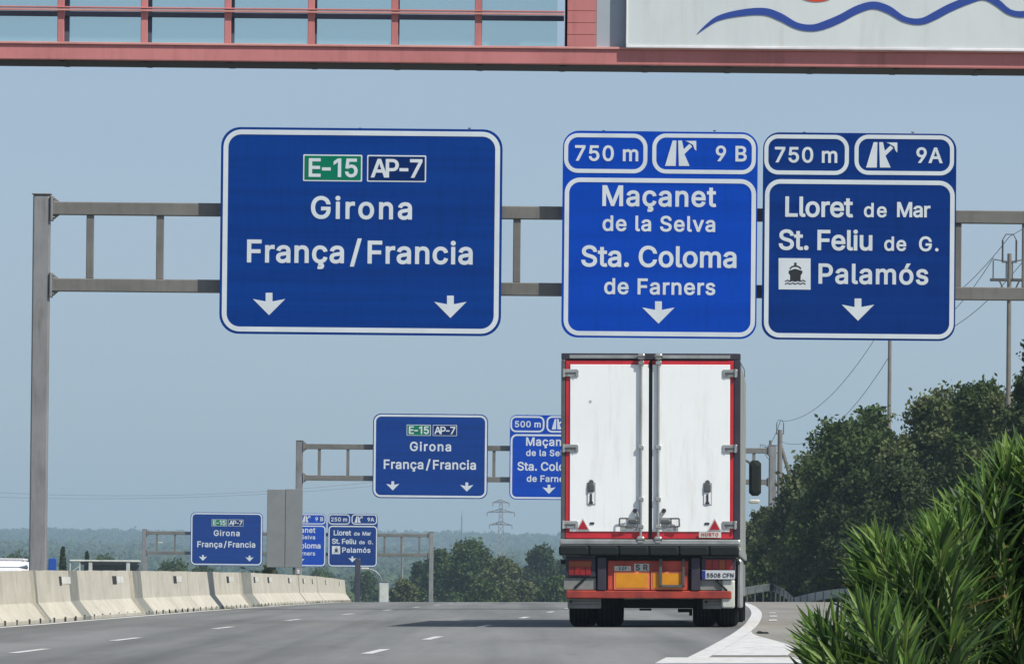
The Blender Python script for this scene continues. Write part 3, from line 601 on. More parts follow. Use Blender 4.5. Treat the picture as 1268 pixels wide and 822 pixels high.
# z levels taken at the picture's left end; the bridge itself is level
z_fb, z_ft = bz(0, 73), bz(0, 54.5)
MB().cbox(B0, B1x, 0, .10, z_fb, z_ft, .004).obj('fascia_girder', pink, br)
MB().cbox(B0, B1x, -.018, .16, z_ft+.001, z_ft+.022, .004).obj('sill_strip', pinkl, br)
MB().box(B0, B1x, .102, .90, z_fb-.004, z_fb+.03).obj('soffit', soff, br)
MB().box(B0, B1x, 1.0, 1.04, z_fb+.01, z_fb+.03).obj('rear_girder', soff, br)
for k in range(-14, 25):
    x = bX(77+k*103.4)
    if x < B0 or x > B1x: continue
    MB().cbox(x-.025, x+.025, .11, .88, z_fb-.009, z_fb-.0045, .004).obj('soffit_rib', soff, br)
xr = bX(699)
ztop = z_ft + 1.1
for k in range(-14, 6):
    x = bX(75+k*103.4)
    if x < B0: continue
    MB().cbox(x-.029, x+.029, .01, .07, z_ft+.023, z_ft+1.09, .004).obj('baluster', pink, br)
    MB().cbox(x-.030, x+.030, .82, .88, z_ft-.1, ztop, .004).obj('mullion', mull, br)
    MB().box(x+.031, x+.7135-.031, .845, .855, z_ft-.1, ztop-.01).obj('glass_pane', teal, br)
def rail(z, h, y0, y1, m, nm, x1=xr): MB().cbox(B0, x1-.002, y0, y1, z, z+h, .003).obj(nm, m, br)
z7 = bz(0, 9.5)
rail(z7, .013, -.035, .008, pink, 'handrail'); rail(z7-.024, .018, -.03, .005, pinkl, 'handrail')
rail(z7+.45, .03, -.035, .008, pink, 'handrail')
zr = bz(0, 17.5)*1.0 + .012*.9*74*.0
zr = (EYE + (bb.z+z7-EYE)*1.0) - bb.z
MB().cbox(B0, xr, .78, .817, z7-.015, z7+.03, .004).obj('glazing_rail', mull, br)
# pilaster with grooves, grey return panel, billboard
xp0, xp1 = bX(699.5), bX(738.5)
zz = z_ft+.024
for k in range(30):
    h = .098; z0 = zz+k*(h+.004)
    if z0 > ztop: break
    MB().cbox(xp0+.02, xp1-.002, -.012, .30, z0, z0+h, .0015).obj('pilaster_block', pink, br)
MB().box(xp0+.004, xp1-.01, 0, .29, zz, ztop).obj('pilaster_core', mat('dark_red', (.16, .03, .03), .7), br)
MB().cbox(xp0, xp0+.019, .0, .30, zz, ztop, .002).obj('pilaster_edge', mat('dark_red', (.16, .03, .03), .7), br)
MB().box(xp1+.002, B1x, .05, .30, zz, ztop).obj('grey_wall', greyp, br)
# roof and main hull behind, higher than the line of sight
MB().cbox(B0, B1x, .3, .95, ztop+.01, ztop+.18, .02).obj('roof_edge', pink, br)
for sx in (B0, B1x):
    MB().cbox(sx-.5 if sx < 0 else sx, sx if sx < 0 else sx+.5, 0.1, 2.0, G(sx, BD)-bb.z-.3, ztop+.3, .03).obj('pier', mat('pier_concrete', (.38, .36, .33), .85, bump=.2), br)
# billboard with the sun-and-wave emblem, proud of the wall
hx0 = bX(776.5, 59)
ad = thing('billboard', 'pale grey billboard with blue wave emblem and red sun, hung on the footbridge', 'billboard', (hx0, BD-.055, bb.z+bz(776, 60)))
panel = mat('billboard_white', (.62, .67, .67), .5, 0, scale=1.1, col2=(.55, .60, .61), stretch=(1.2, 1, .5), grime=.12)
MB().box(0, 5.2, 0, .045, .026, 1.05).obj('board', panel, ad)
MB().cbox(-.012, 5.21, -.012, .05, 0, .024, .004).obj('frame', mat('frame_white', (.8, .8, .82), .4), ad)
MB().cbox(-.012, .0, -.012, .05, .026, 2.3, .003).obj('frame', MATS['frame_white'], ad)
for xx in (.6, 2.2, 3.8): MB().cbox(xx, xx+.06, .047, .105, .1, 1.0, .01).obj('bracket', steel, ad)
wp = [(863, 43, .3), (872, 35, 1.6), (888, 24, 3), (917, 17, 4), (947, 15.5, 4.5), (966, 22, 4.8), (987, 33, 4), (1006, 35.5, 4.2), (1022, 31.5, 5), (1040, 24, 5), (1061, 13, 5), (1081, 7.5, 4.6), (1100, 13, 4.8), (1120, 25, 3.6), (1140, 27.5, 4), (1158, 20, 5), (1175, 11, 5), (1200, 1, 4.6), (1218, -3, 4), (1234, 4, 4.6), (1250, 16, 3.6), (1268, 18.5, 4), (1290, 12, 5), (1315, -2, 4.6), (1335, -8, 3.4), (1355, -2, 1)]
dense = []
fx_, fw_ = spline([(a, b) for a, b, c in wp]), spline([(a, c) for a, b, c in wp])
for i in range(100):
    x = 863+(1355-863)*i/99; e = 1; sl_ = (fx_(x+1)-fx_(x-1))/2; dense.append((x, fx_(x), max(.2, fw_(x))*math.sqrt(1+sl_*sl_*.6)))
def al(x, y): q = P(x, y, BD); return (q.x-hx0, q.z-ad.location.z)
up = [al(x, y-h) for x, y, h in dense]; dn = [al(x, y+h) for x, y, h in dense][::-1]
emb = MB(); n = len(dense)
for i in range(n-1): emb.prism([up[i], up[i+1], dn[n-2-i], dn[n-1-i]], -.006, -.0005)
emb.obj('wave_emblem', mat('emblem_blue', (.02, .06, .30), .5, var=.03), ad)
sc_ = al(1011, -40)
MB().prism([(sc_[0]+.30*math.cos(2*math.pi*i/48), sc_[1]+.30*math.sin(2*math.pi*i/48)) for i in range(48)], -.006, -.0005).obj('sun_emblem', mat('emblem_red', (.62, .06, .025), .5, var=.03), ad)

# ================================================================== THE LORRY
TD = 116.0
SC = TD / F
tq = P(694, 776, TD); tgz = G(tq.x+1.3, TD)
yaw = -math.atan(.036)
tk = thing('refrigerated_lorry', 'white refrigerated articulated lorry seen from behind in the right-hand lane, red trimmed doors', 'lorry', (tq.x, TD, tgz), yaw)
tk.rotation_euler = (0, -math.atan(.0060), yaw)
def u(x): return (x-694)*SC
def z(y): return (776-y)*SC
door_w = mat('door_white', (.89, .92, .92), .38, 0, scale=.9, col2=(.85, .88, .88), spec=.4, grime=.16)
red = mat('trim_red', (.55, .022, .035), .45, var=.12)
redo = mat('chassis_red', (.56, .07, .035), .5, 0, scale=4, col2=(.28, .035, .026), grime=.4)
alu = mat('aluminium', (.46, .48, .47), .42, .55, scale=3, col2=(.30, .31, .30))
frame_g = mat('frame_grey', (.12, .125, .125), .5, .3, scale=4)
frame_d = mat('frame_dark', (.045, .04, .06), .5, .2, scale=4)
rub = mat('buffer_rubber', (.015, .020, .019), .8, scale=6, spec=.2)
tyre_m = mat('tyre_rubber', (.007, .007, .009), .9, scale=5, bump=.1, spec=.1)
side_m = mat('trailer_side', (.36, .38, .37), .5, .1, scale=.8, col2=(.27, .29, .28), stretch=(1, 1, .4), grime=.3)
lampr = mat('lamp_red', (.30, .018, .018), .25, var=.15)
lampo = mat('lamp_amber', (.30, .06, .012), .25, var=.15)
grey_fl = mat('mudguard_grey', (.22, .23, .22), .6, scale=5, col2=(.14, .15, .14))
wht_p = mat('panel_white', (.62, .64, .58), .5, grime=.3)
orange = mat('reflective_orange', (.66, .27, .006), .5, scale=8, col2=(.58, .22, .006))
orl = mat('board_edge_orange', (.85, .22, .10), .5)
LEN = 13.3
def part(nm, m, x0, x1, y0, y1, za, zb, c=.006, parent=tk): return MB().cbox(x0, x1, y0, y1, za, zb, c).obj(nm, m, parent)
W1 = u(916)
# body: y = 0 is the rear face, +y forward
part('trailer_box', side_m, .02, W1-.02, .10, LEN, z(684), z(440), .02)
for k in range(22):
    yk = .55+k*.6
    MB().box(W1-.0199, W1-.012, yk, yk+.03, z(680), z(444)).obj('side_rib', side_m, tk)
part('roof_panel', door_w, .03, W1-.03, .3, LEN-.02, z(440)+.002, z(439)+.012, .004)
part('side_rail', alu, W1-.024, W1+.006, .12, LEN, z(688), z(679), .006)
part('corner_post', frame_g, 0, u(698.8), -.02, .12, z(668), z(446), .008)
part('corner_post', frame_d, u(908), W1, -.02, .12, z(668), z(446), .008)
hd = part('header', frame_d, 0, W1, -.02, .12, z(446)+.002, z(438), .008)
part('header_panel', alu, u(704), u(789), -.032, -.0215, z(444.3), z(440.3), .003, hd)
part('header_panel', alu, u(818), u(903), -.032, -.0215, z(444.3), z(440.3), .003, hd)
part('door_gasket', frame_d, u(699), u(907.5), .02, .095, z(668), z(446), .004)
for nm, x0, x1, hx in (('door', 699.4, 803.2, -1), ('door', 806.2, 907.6, 1)):
    d = part(nm, red, u(x0), u(x1), -.012, .018, z(667), z(447), .006)
    a, b = (705, 802.4) if hx < 0 else (807, 903)
    part('door_skin', door_w, u(a), u(b), -.028, -.0125, z(658.5), z(452), .006, d)
    part('door_seal', rub, u(803.3) if hx < 0 else u(804.9), u(804.6) if hx < 0 else u(806.1), -.03, 0, z(666), z(448), .002, d)
    # lock rod with guides
    xr_ = 793 if hx < 0 else 814.5
    rod = MB().tube((u(xr_), -.062, z(672)), (u(xr_), -.062, z(443)), .019, n=10).obj('lock_rod', alu, d, smooth=False)
    for yy in (450, 554, 618, 652): part('rod_guide', alu, u(xr_-3.6), u(xr_+3.6), -.085, -.029, z(yy+2.4), z(yy-2.4), .006, d)
    for y0, y1 in ((438.5, 446), (664.5, 673)):
        cam_ = MB().cbox(u(xr_-4.4), u(xr_+4.4), -.10, -.045, z(y1), z(y0), .012)
        cam_.obj('rod_cam', alu, d)
        MB().tube((u(xr_-5), -.075, z(y0+4)), (u(xr_+5), -.075, z(y0+4)), .03, n=8).obj('rod_cam_keeper', frame_g, d)
    # hinges
    for yy in (462.5, 555.5, 650):
        if hx < 0: h0, h1, k0, k1 = 696, 715.5, 695, 700
        else: h0, h1, k0, k1 = 894, 912, 907.5, 912.5
        part('hinge', alu, u(h0), u(h1), -.048, -.0285, z(yy+4.6), z(yy-4.6), .006, d)
        part('hinge_strap', steel_dark, u(h0+3), u(h1-3), -.056, -.0485, z(yy+1.3), z(yy-.9), .002, d)
        MB().tube((u(k0+2), -.052, z(yy+5.2)), (u(k0+2), -.052, z(yy-5.2)), .018, n=8).obj('hinge_pin', alu, d)
        for bx_ in (h0+5, h1-4): MB().tube((u(bx_), -.049, z(yy+2.9)), (u(bx_), -.060, z(yy+2.9)), .009, n=6).obj('bolt', frame_g, d)
    # handle box low by the rods
    s = -1 if hx < 0 else 1
    xa = lambda t: u(xr_+s*t)
    def P2(nm, m, t0, t1, y0, y1, za, zb, c=.004):
        lo, hi = sorted((xa(t0), xa(t1))); return part(nm, m, lo, hi, y0, y1, z(zb), z(za), c, d)
    P2('lock_plate', alu, 2.6, 17, -.044, -.029, 641, 652.5)
    P2('lock_plate', alu, 5, 25, -.034, -.029, 652.8, 657.5)
    P2('lock_handle', frame_g, 4, 15, -.080, -.045, 643.5, 648.5, .01)
    MB().path([(xa(15), -.07, z(642.2)), (xa(26), -.085, z(642.2)), (xa(26.4), -.085, z(652)), (xa(15), -.07, z(652))], .011, 8).obj('handle_loop', steel_dark, d)
    MB().tube((xa(7.2), -.029, z(632.5)), (xa(7.2), -.075, z(632.5)), .032, n=14).obj('handle_knob', frame_d, d)
    MB().tube((xa(5), -.06, z(634)), (xa(2), -.06, z(641)), .012, n=6).obj('handle_stay', alu, d)
    # vertical latch / vent
    xv = 731.5 if hx < 0 else 875.5
    part('latch_plate', alu, u(xv-5.3), u(xv+5.3), -.034, -.029, z(625.5), z(598), .01, d)
    part('latch_face', door_w, u(xv-4.2), u(xv+4.2), -.038, -.0345, z(624.5), z(610), .004, d)
    part('latch_catch', frame_g, u(xv-3.8), u(xv+3.8), -.062, -.035, z(609), z(599.5), .012, d)
    MB().tube((u(xv), -.058, z(597.5)), (u(xv), -.035, z(597.5)), .035, n=12).obj('latch_boss', frame_g, d)
    part('latch_lever', frame_d, u(xv-1.2), u(xv+1.2), -.052, -.0385, z(623.5), z(612), .006, d)
    part('latch_foot', frame_d, u(xv-2.4), u(xv+2.4), -.050, -.0385, z(624.2), z(621.5), .004, d)
    # warning triangle
    xt = 721.5 if hx < 0 else 884.5
    MB().prism([(u(xt-8.5), z(656.8)), (u(xt+8.5), z(656.8)), (u(xt), z(641.5))], -.036, -.029).obj('triangle_back', wht_p, d)
    MB().prism([(u(xt-6.4), z(655.8)), (u(xt+6.4), z(655.8)), (u(xt), z(644))], -.041, -.0365).obj('warning_triangle', mat('reflector_red', (.42, .01, .03), .35, var=.1), d)
    part('door_marker', frame_d, u(730 if hx < 0 else 872), u(735.5 if hx < 0 else 878), -.04, -.029, z(649.6), z(647), .004, d)
    if hx > 0:
        stk_ = part('sticker', wht_p, u(865), u(892.5), -.046, -.0415, z(665.6), z(658.6), .002, d)
        me = text_mesh('HURTO', u(868.5), u(889), z(663.7), .045, bold=.02); me.materials.append(red); me.transform(Matrix.Translation((0, -.049, 0)))
        link('lettering', me, d)
    if hx < 0: MB().tube((u(730), -.0283, z(498)), (u(730), -.030, z(498)), .022, n=12).obj('dirt_spot', mat('dirt', (.5, .52, .52), .8), d)
    part('door_edge_lip', redo, u(a), u(b), -.016, -.0125, z(659.5), z(658.8), .001, d)
# sill and buffer
part('rear_sill', alu, -.012, W1, -.09, .1, z(674.5), z(668)-.002, .012)
part('sill_lip', frame_g, -.012, W1, -.12, .09, z(676.2), z(674.7), .004)
for i in range(6):
    x0 = u(692+i*37.2); part('rubber_buffer', rub, x0, x0+u(694+36.6), -.14, .05, z(688.2), z(676.4), .02)
part('underbody', rub, .08, W1-.08, .05, 12.6, z(700), z(688.5), .01)
# light clusters
for x0, x1, fl in ((700.5, 737.5, 0), (868, 911, 1)):
    hb = part('lamp_housing', frame_d, u(x0), u(x1), -.01, .10, z(715), z(690.5), .01)
    n = 4
    for i in range(n):
        a = x0+(3.5 if not fl else 5)+i*(x1-x0-9)/n; b = a+(x1-x0-9)/n-.5
        m_ = (lampo if i in (2,) else lampr) if fl else lampr
        y0, y1 = (692.6, 705) if fl else (694, 712.5)
        lens = part('lamp_lens', m_, u(a), u(b), -.024, -.0105, z(y1), z(y0), .006, hb)
    if not fl: part('lamp_lens', lampo, u(x0+4), u(x1-5), -.030, -.0245, z(702), z(695.5), .004, hb)
    part('lamp_shade', steel_dark, u(x0-4.5) if not fl else u(x0), u(x1) if not fl else u(x1-1), -.03, .06, z(690.2), z(688.6), .004)
    part('marker_lamp', rub, u(x0-6.5) if not fl else u(x1+.3), u(x0-.3) if not fl else u(x1+4.8), -.02, .05, z(699), z(693.5), .01)
pl = part('number_plate', mat('plate_white', (.55, .58, .62), .5, var=.04), u(869), u(909.5), -.035, -.0245, z(717), z(706), .004)
part('plate_band', mat('plate_blue', (.01, .03, .25), .5), u(869.2), u(873.3), -.038, -.0355, z(716.7), z(706.3), .001, pl)
me = text_mesh('5508 CFN', u(875), u(908), z(714.5), .058, bold=.012); me.materials.append(black); me.transform(Matrix.Translation((0, -.039, 0))); link('lettering', me, pl)
# mudguards and flaps
part('mudguard', grey_fl, u(697.5), u(738), .02, .10, z(731), z(715.3), .01)
part('mudguard', grey_fl, u(866), u(893), .02, .10, z(731), z(717.3), .01)
part('guard_panel', wht_p, u(893.3), u(909.5), .01, .07, z(752.5), z(717.3), .02)
MB().tube((u(711), .0, z(728.5)), (u(725), .0, z(715.5)), .016, n=6).obj('guard_stay', rub, tk)
MB().tube((u(886), -.005, z(717.5)), (u(900), -.005, z(731)), .016, n=6).obj('guard_stay', rub, tk)
for x0, x1 in ((702.5, 744), (870, 893)):
    f = part('mud_flap', grey_fl, u(x0), u(x1), .12, .14, z(753.5), z(741.3), .006)
    for i in range(2): MB().box(u(x0+2), u(x1-2), .113, .1195, z(745+4*i), z(744.2+4*i)).obj('flap_rib', frame_g, f)
    MB().tube((u(x0+4), .105, z(745)), (u(x0+4), .12, z(745)), .02, n=8).obj('bolt', rub, f)
# underrun bar and chassis tail
part('underrun_bar', mat('bar_red', (.40, .045, .025), .55, 0, scale=4, col2=(.22, .028, .02), grime=.4), u(701), u(905.5), -.02, .09, z(741), z(731.3), .012)
part('chassis_beam', redo, u(752), u(852), .02, .5, z(730.9), z(694), .01)
for x in (745, 861):
    part('chassis_leg', frame_d, u(x-5.5), u(x+5.5), -.03, .6, z(731), z(690), .008)
for x0, x1 in ((760, 804), (805.8, 846)):
    ob = part('marker_board', orl, u(x0), u(x1), .0, .0195, z(730), z(707.6), .003)
    part('orange_field', orange, u(x0+2.4), u(x1-2.4), -.006, -.0005, z(727.8), z(710), .002, ob)
br_ = MB(); 
for a, b, c_, d_ in ((816, 819.5, 692, 727), (844.5, 847.5, 692, 727), (816, 847.5, 724, 727.3)): br_.cbox(u(a), u(b), -.05, -.01, z(d_), z(c_), .003)
br_.obj('step_bracket', steel_dark, tk)
for x0, x1, y0, y1, tx in ((760.5, 781, 701, 707, '-33F-'), (785, 803.5, 698, 707.3, 'SR')):
    s_ = part('sticker', wht_p, u(x0), u(x1), .006, .0195, z(y1), z(y0), .002)
    me = text_mesh(tx, u(x0+2), u(x1-2), z(y1-1.2), (y1-y0-2.6)*SC, bold=.02); me.materials.append(black); me.transform(Matrix.Translation((0, .002, 0))); link('lettering', me, s_)
# running gear
def wheel(x0, x1, y, r=.50, nm='wheel'):
    n = 36; prof = [(x0, r*.6), (x0, r*.86), (x0+.035, r*.97), (x0+.08, r), (x1-.08, r), (x1-.035, r*.97), (x1, r*.86), (x1, r*.6)]
    mb = MB(); vs = []
    for px_, pr in prof: vs += [(px_, y+pr*math.cos(2*math.pi*i/n), r+pr*math.sin(2*math.pi*i/n)) for i in range(n)]
    fs = [(j*n+i, j*n+(i+1) % n, (j+1)*n+(i+1) % n, (j+1)*n+i) for j in range(len(prof)-1) for i in range(n)]
    mb.add(vs, fs); o = mb.obj(nm, tyre_m, tk, smooth=False)
    MB().tube((x0+.03, y, r), (x1-.03, y, r), r*.61, n=24).obj('rim', alu, o)
    for gx in [x0+.075+(x1-x0-.15)*k/3 for k in range(4)]: MB().tube((gx-.006, y, r), (gx+.006, y, r), r+.0015, n=36, cap=True).obj('tread_groove', rub, o)
for y in (1.05, 2.38, 3.71):
    wheel(u(703), u(731), y); wheel(u(748), u(775.5), y) if False else wheel(u(735), u(765), y)
    wheel(u(912)-.64, u(912)-.34, y); wheel(u(912)-.31, u(912), y)
    part('axle', rub, u(720), u(900), y-.07, y+.07, .43, .57, .02)
part('axle_beam', rub, u(770), u(868), .9, 1.0, z(753), z(741.5), .02)
for a, b, c_, d_ in ((790, 805, 753.3, 756), (838, 852, 753.3, 758), (852, 856, 753.3, 762)): part('air_line_bracket', rub, u(a), u(b), .92, .97, z(d_), z(c_), .004)
part('side_guard', grey_fl, W1-.05, W1+.0, 4.6, 11.0, .45, .95, .02)
part('side_guard', alu, u(912.3)-.0, u(917.5), .14, 3.9, z(752), z(692), .02)
# tractor unit
cabw = mat('cab_paint', (.70, .72, .72), .3)
part('cab', cabw, .12, W1-.12, 14.1, 16.2, 1.0, 3.55, .12)
part('cab_chassis', rub, .6, W1-.6, 11.2, 16.0, .55, 1.0, .02)
for y in (12.0, 15.2): wheel(.03, .36, y); wheel(W1-.36, W1-.03, y)
for sx, x0 in ((1, W1+.0), (-1, -.20)):
    mir = part('mirror', rub, x0+.02, x0+.22, 16.15, 16.35, 2.10, 2.68, .05)
    MB().path([(x0+.1, 16.25, 2.6), (W1-.14 if sx > 0 else .14, 16.1, 2.74)], .02, 6).obj('mirror_arm', steel_dark, mir)
    part('lower_mirror', wht_p, x0+.02, x0+.20, 16.15, 16.3, 1.97, 2.04, .02)
MB().path([(W1-.02, .1, z(447)), (W1+.05, .1, z(457)), (W1+.06, .1, z(467))], .006, 5).obj('aerial_cord', frame_d, tk)

# ================================================================== CONCRETE BARRIERS
conc = mat('barrier_concrete', (.55, .52, .43), .85, 0, scale=1.1, col2=(.44, .415, .345), bump=.25, bscale=14, stretch=(.6, .6, 1.6), detail=8, grime=.28)
conc_d = mat('barrier_end_concrete', (.25, .25, .22), .9, 0, scale=3, col2=(.15, .16, .14), bump=.2)
refl = mat('reflector_pale', (.78, .78, .7), .4)
hole = mat('recess_shadow_black', (.02, .02, .02), .9)
moss = mat('moss_growth', (.10, .12, .045), .95, scale=4)
joints = [88, 125.7, 133.3, 148.9, 167.0, 189.3, 199.5, 228.3, 248.9, 300]
prof = [(-.34, 0), (-.34, .075), (-.14, .33), (-.085, .83), (.085, .83), (.14, .33), (.34, .075), (.34, 0)]
names = ['cut off by the left edge of the picture', 'behind the tall gantry post, with a dark scuff', 'in front of the pale-roofed shelter', 'ahead of the shelter, second to the right of the tall post', 'below the smallest Girona sign', 'with a dark stained end, just left of the grey board', 'directly below the grey board', 'just right of the grey board foot', 'eighth from the left edge, small', 'where the row begins to dip over the crest', 'just short of the far right tip of the row', 'at the far right tip of the row', 'dipping out of sight beyond the crest']
def BX(d): return XL(d)-.55
for i in range(len(joints)-1):
    a, b = joints[i]+.05, joints[i+1]-.05; 
    lab = 'pale concrete barrier block ' + (names[i] if i < len(names) else 'past the crest, far end of the row')
    c0 = (BX((a+b)/2), (a+b)/2, G(BX((a+b)/2), (a+b)/2))
    t = thing('concrete_barrier', lab, 'crash barrier', c0, 0, 'concrete barriers along the central reservation')
    mb = MB(); ns = 8; vs = []
    jog = (.05 if i in (1, 3, 5) else 0) - (.03 if i in (2, 6) else 0)
    for j in range(ns+1):
        d = a+(b-a)*j/ns
        x = BX(d)+jog*(1-j/ns*.5); zz_ = G(BX(d), d)-.02
        vs += [(x+p-c0[0], d-c0[1], zz_+q-c0[2]+.006*math.sin(d*1.7)*(q > .5)) for p, q in prof]
    n = len(prof); fs = [(j*n+k, j*n+k+1, (j+1)*n+k+1, (j+1)*n+k) for j in range(ns) for k in range(n-1)]
    fs += [tuple(range(n)), tuple(range(ns*n+n-1, ns*n-1, -1))]
    mb.add(vs, fs); mb.obj('barrier_body', conc, t)
    # weathered end section (joint face, slightly recessed collar)
    e = MB(); vs = []
    L_ = {3: 2.4, 2: 2.6, 5: 5.0}.get(i, .42)
    for d in (a+.02, a+L_):
        x = BX(d)+jog; zz_ = G(BX(d), d)-.02
        vs += [(x+p*1.0+(.004 if p > 0 else -.004)-c0[0], d-c0[1], zz_+q-c0[2]+(.004 if q > .5 else 0)) for p, q in prof]
    e.add(vs, [(k, k+1, n+k+1, n+k) for k in range(n-1)]+[tuple(range(n)), tuple(range(2*n-1, n-1, -1))])
    e.obj('joint_collar', conc_d, t)
    # lifting recesses with pale reflectors
    for fr in ((.78,) if i < 5 else (.25, .75)):
        d = a+(b-a)*fr
        def loc(dy, q, off=0):
            dd = d+dy; x = BX(dd)+jog*(1-fr*.5); pz = .33+.5*q; px_ = .14-.055*q
            return (x+px_+off-c0[0], dd-c0[1], G(BX(dd), dd)-.02+pz-c0[2])
        for nm, m_, d0, d1, o_ in (('lifting_recess', hole, -1.1, .0, .002), ('side_reflector', refl, .15, 1.9, .003)):
            q0, q1 = (.52, .82) if nm == 'lifting_recess' else (.58, .8)
            A_, B_, C_, D_ = loc(d0, q0, o_), loc(d1, q0, o_), loc(d1, q1, o_), loc(d0, q1, o_)
            back = [(p[0]-.012, p[1], p[2]) for p in (A_, B_, C_, D_)]
            MB().add([A_, B_, C_, D_]+back, [(0, 1, 2, 3), (4, 7, 6, 5), (0, 4, 5, 1), (1, 5, 6, 2), (2, 6, 7, 3), (3, 7, 4, 0)]).obj(nm, m_, t)
    # drainage notches along the foot
    nb = MB(); d = a+1.0
    while d < b-.5:
        x = BX(d)+jog; zz_ = G(BX(d), d)-.02
        nb.box(x+.335-c0[0], x+.346-c0[0], d-c0[1], d-c0[1]+.30, zz_+.018-c0[2], zz_+.10-c0[2]); d += 2.1*rnd.uniform(.9, 1.1)
    nb.obj('drain_notch', hole, t, kind='stuff')
    if i >= 3:
        wb = MB()
        for k in range(34):
            d = a+(b-a)*(.5+.5*math.sin(k*.9)*rnd.random()); x = BX(d)+.37+rnd.uniform(-.03, .05)-c0[0]; zz_ = G(BX(d), d)-c0[2]; h = rnd.uniform(.02, .08); an = rnd.uniform(-.06, .06)
            wb.add([(x, d-c0[1], zz_), (x+.02, d+.05-c0[1], zz_), (x+an, d+an-c0[1], zz_+h)], [(0, 1, 2)])
        wb.obj('weeds', moss, t, kind='stuff')

# ================================================================== TREES
def leaf_mesh(name, spots, size, m, rr=rs):
    """Leaf quads: spots (n,3) centres, size (n)."""
    n = len(spots); a = rr.randn(n, 3); a /= np.linalg.norm(a, axis=1)[:, None]; b = np.cross(a, rr.randn(n, 3)); b /= np.linalg.norm(b, axis=1)[:, None]
    s = size[:, None]; l, w_ = a*s*.62, b*s*.36
    V = np.stack([spots-l, spots+w_, spots+l, spots-w_], 1).reshape(-1, 3)
    me = bpy.data.meshes.new(name); me.vertices.add(4*n); me.vertices.foreach_set('co', V.ravel())
    me.loops.add(4*n); me.loops.foreach_set('vertex_index', np.arange(4*n, dtype=np.int32))
    me.polygons.add(n); me.polygons.foreach_set('loop_start', np.arange(0, 4*n, 4, dtype=np.int32)); me.update(calc_edges=True)
    me.materials.append(m); return me
def tree(kind, label, cat, base, h, w_, m, nleaf, ls, group, low=.12, airy=.0, seed=0, trunk_show=.25):
    rr = np.random.RandomState(seed); r2 = random.Random(seed)
    t = thing(kind, label, cat, base, 0, group)
    # limbs
    tr = MB(); r0 = h*.028+.05
    p0 = Vector((0, 0, -.3)); p1 = Vector((r2.uniform(-.1, .1)*w_, r2.uniform(-.1, .1)*w_, h*.35))
    tr.tube(p0, p1, r0, r0*.7, 8)
    cl = []
    nb = 16+int(airy*10)
    for i in range(nb):
        an = 2.4*i+r2.uniform(-.4, .4); q = (i+.5)/nb; rad = w_*.5*math.sin(math.pi*min(.93, .22+.75*q))*r2.uniform(.55, .86)
        c = Vector((math.cos(an)*rad, math.sin(an)*rad*.9, h*(low+(1-low-.10)*q)+r2.uniform(-.04, .04)*h)); cl.append((c, r2.uniform(.16, .25)*w_*(1-.35*airy)))
        mid = p1*.5+c*.5; mid.z = min(mid.z, c.z)*.9
        tr.tube(p1*(min(1, max(.3, q))), mid, r0*.42, r0*.28, 6); tr.tube(mid, c, r0*.28, r0*.08, 5)
    cl.append((Vector((0, 0, h*.5)), .32*w_*(1-.5*airy))); cl.append((Vector((0, 0, h*.78)), .24*w_*(1-.5*airy)))
    tr.obj('trunk', bark, t, kind=None) if False else tr.obj('trunk', bark, t)
    pts, sz = [], []
    tot = sum(r*r for c, r in cl)
    for c, r in cl:
        k = int(nleaf*r*r/tot)
        v = rr.randn(k, 3); v /= np.linalg.norm(v, axis=1)[:, None]
        rad = (1-.45*rr.rand(k)**2.2)*(1+.34*rr.randn(k)*(.4+airy))
        nz = .15*np.sin(v[:, 0]*5+c.x*3)*np.cos(v[:, 2]*6+c.z*2)+.12*np.sin(v[:, 0]*13+c.z*5)*np.sin(v[:, 2]*11+c.x*4)*np.cos(v[:, 1]*12)
        q = v*(rad+nz)[:, None]*r*np.array([1, 1, .85])+np.array(c[:])
        pts.append(q); sz.append(ls*(.6+.8*rr.rand(k)))
    pts = np.concatenate(pts); sz = np.concatenate(sz); pts[:, 2] = np.maximum(pts[:, 2], .05*h*rr.rand(len(pts)))
    crown = link('crown', leaf_mesh('crown', pts, sz, m, rr), t)
    if airy < .5:
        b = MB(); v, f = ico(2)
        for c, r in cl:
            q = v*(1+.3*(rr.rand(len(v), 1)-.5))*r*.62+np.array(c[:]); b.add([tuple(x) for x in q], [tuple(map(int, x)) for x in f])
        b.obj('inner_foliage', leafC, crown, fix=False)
    return t
def tree_px(kind, label, cat, x, ytop, d, wpx, m, n, group, **k):
    p = P(x, ytop, d); zb = G(p.x, d); h = p.z-zb
    tree(kind, label, cat, (p.x, d, zb-.1), h, wpx*d/F, m, int(n*3.2), k.pop('ls', .15*d/300), group, seed=int(x+ytop), **k)
gr = 'oak trees on the bank right of the lorry'
tree_px('oak_tree', 'small grey-green tree just right of the lorry cab mirror', 'tree', 950, 622, 400, 70, leafB, 3500, gr)
tree_px('oak_tree', 'oak just right of the lorry, below the leaning utility pole', 'tree', 1000, 562, 345, 110, leafB, 6500, gr, airy=.3)
tree_px('oak_tree', 'oak with loose upper sprays left of the bare middle utility pole', 'tree', 1050, 500, 310, 130, leafA, 8000, gr, airy=.3)
tree_px('oak_tree', 'airy-topped oak in front of the middle utility pole', 'tree', 1085, 488, 330, 90, leafA, 5500, gr, airy=.5)
tree_px('oak_tree', 'broad oak between the two tall utility poles', 'tree', 1158, 474, 285, 140, leafB, 8500, gr, airy=.3)
tree_px('oak_tree', 'tallest rounded oak left of the right-hand utility pole', 'tree', 1212, 446, 275, 120, leafA, 8000, gr, airy=.22)
tree_px('oak_tree', 'dark tree cut off by the right edge of the picture', 'tree', 1288, 396, 235, 110, leafC, 8500, gr, airy=.1, low=.02)
tree_px('oak_tree', 'oak below the right-hand utility pole', 'tree', 1245, 478, 262, 110, leafB, 8000, gr, airy=.25)
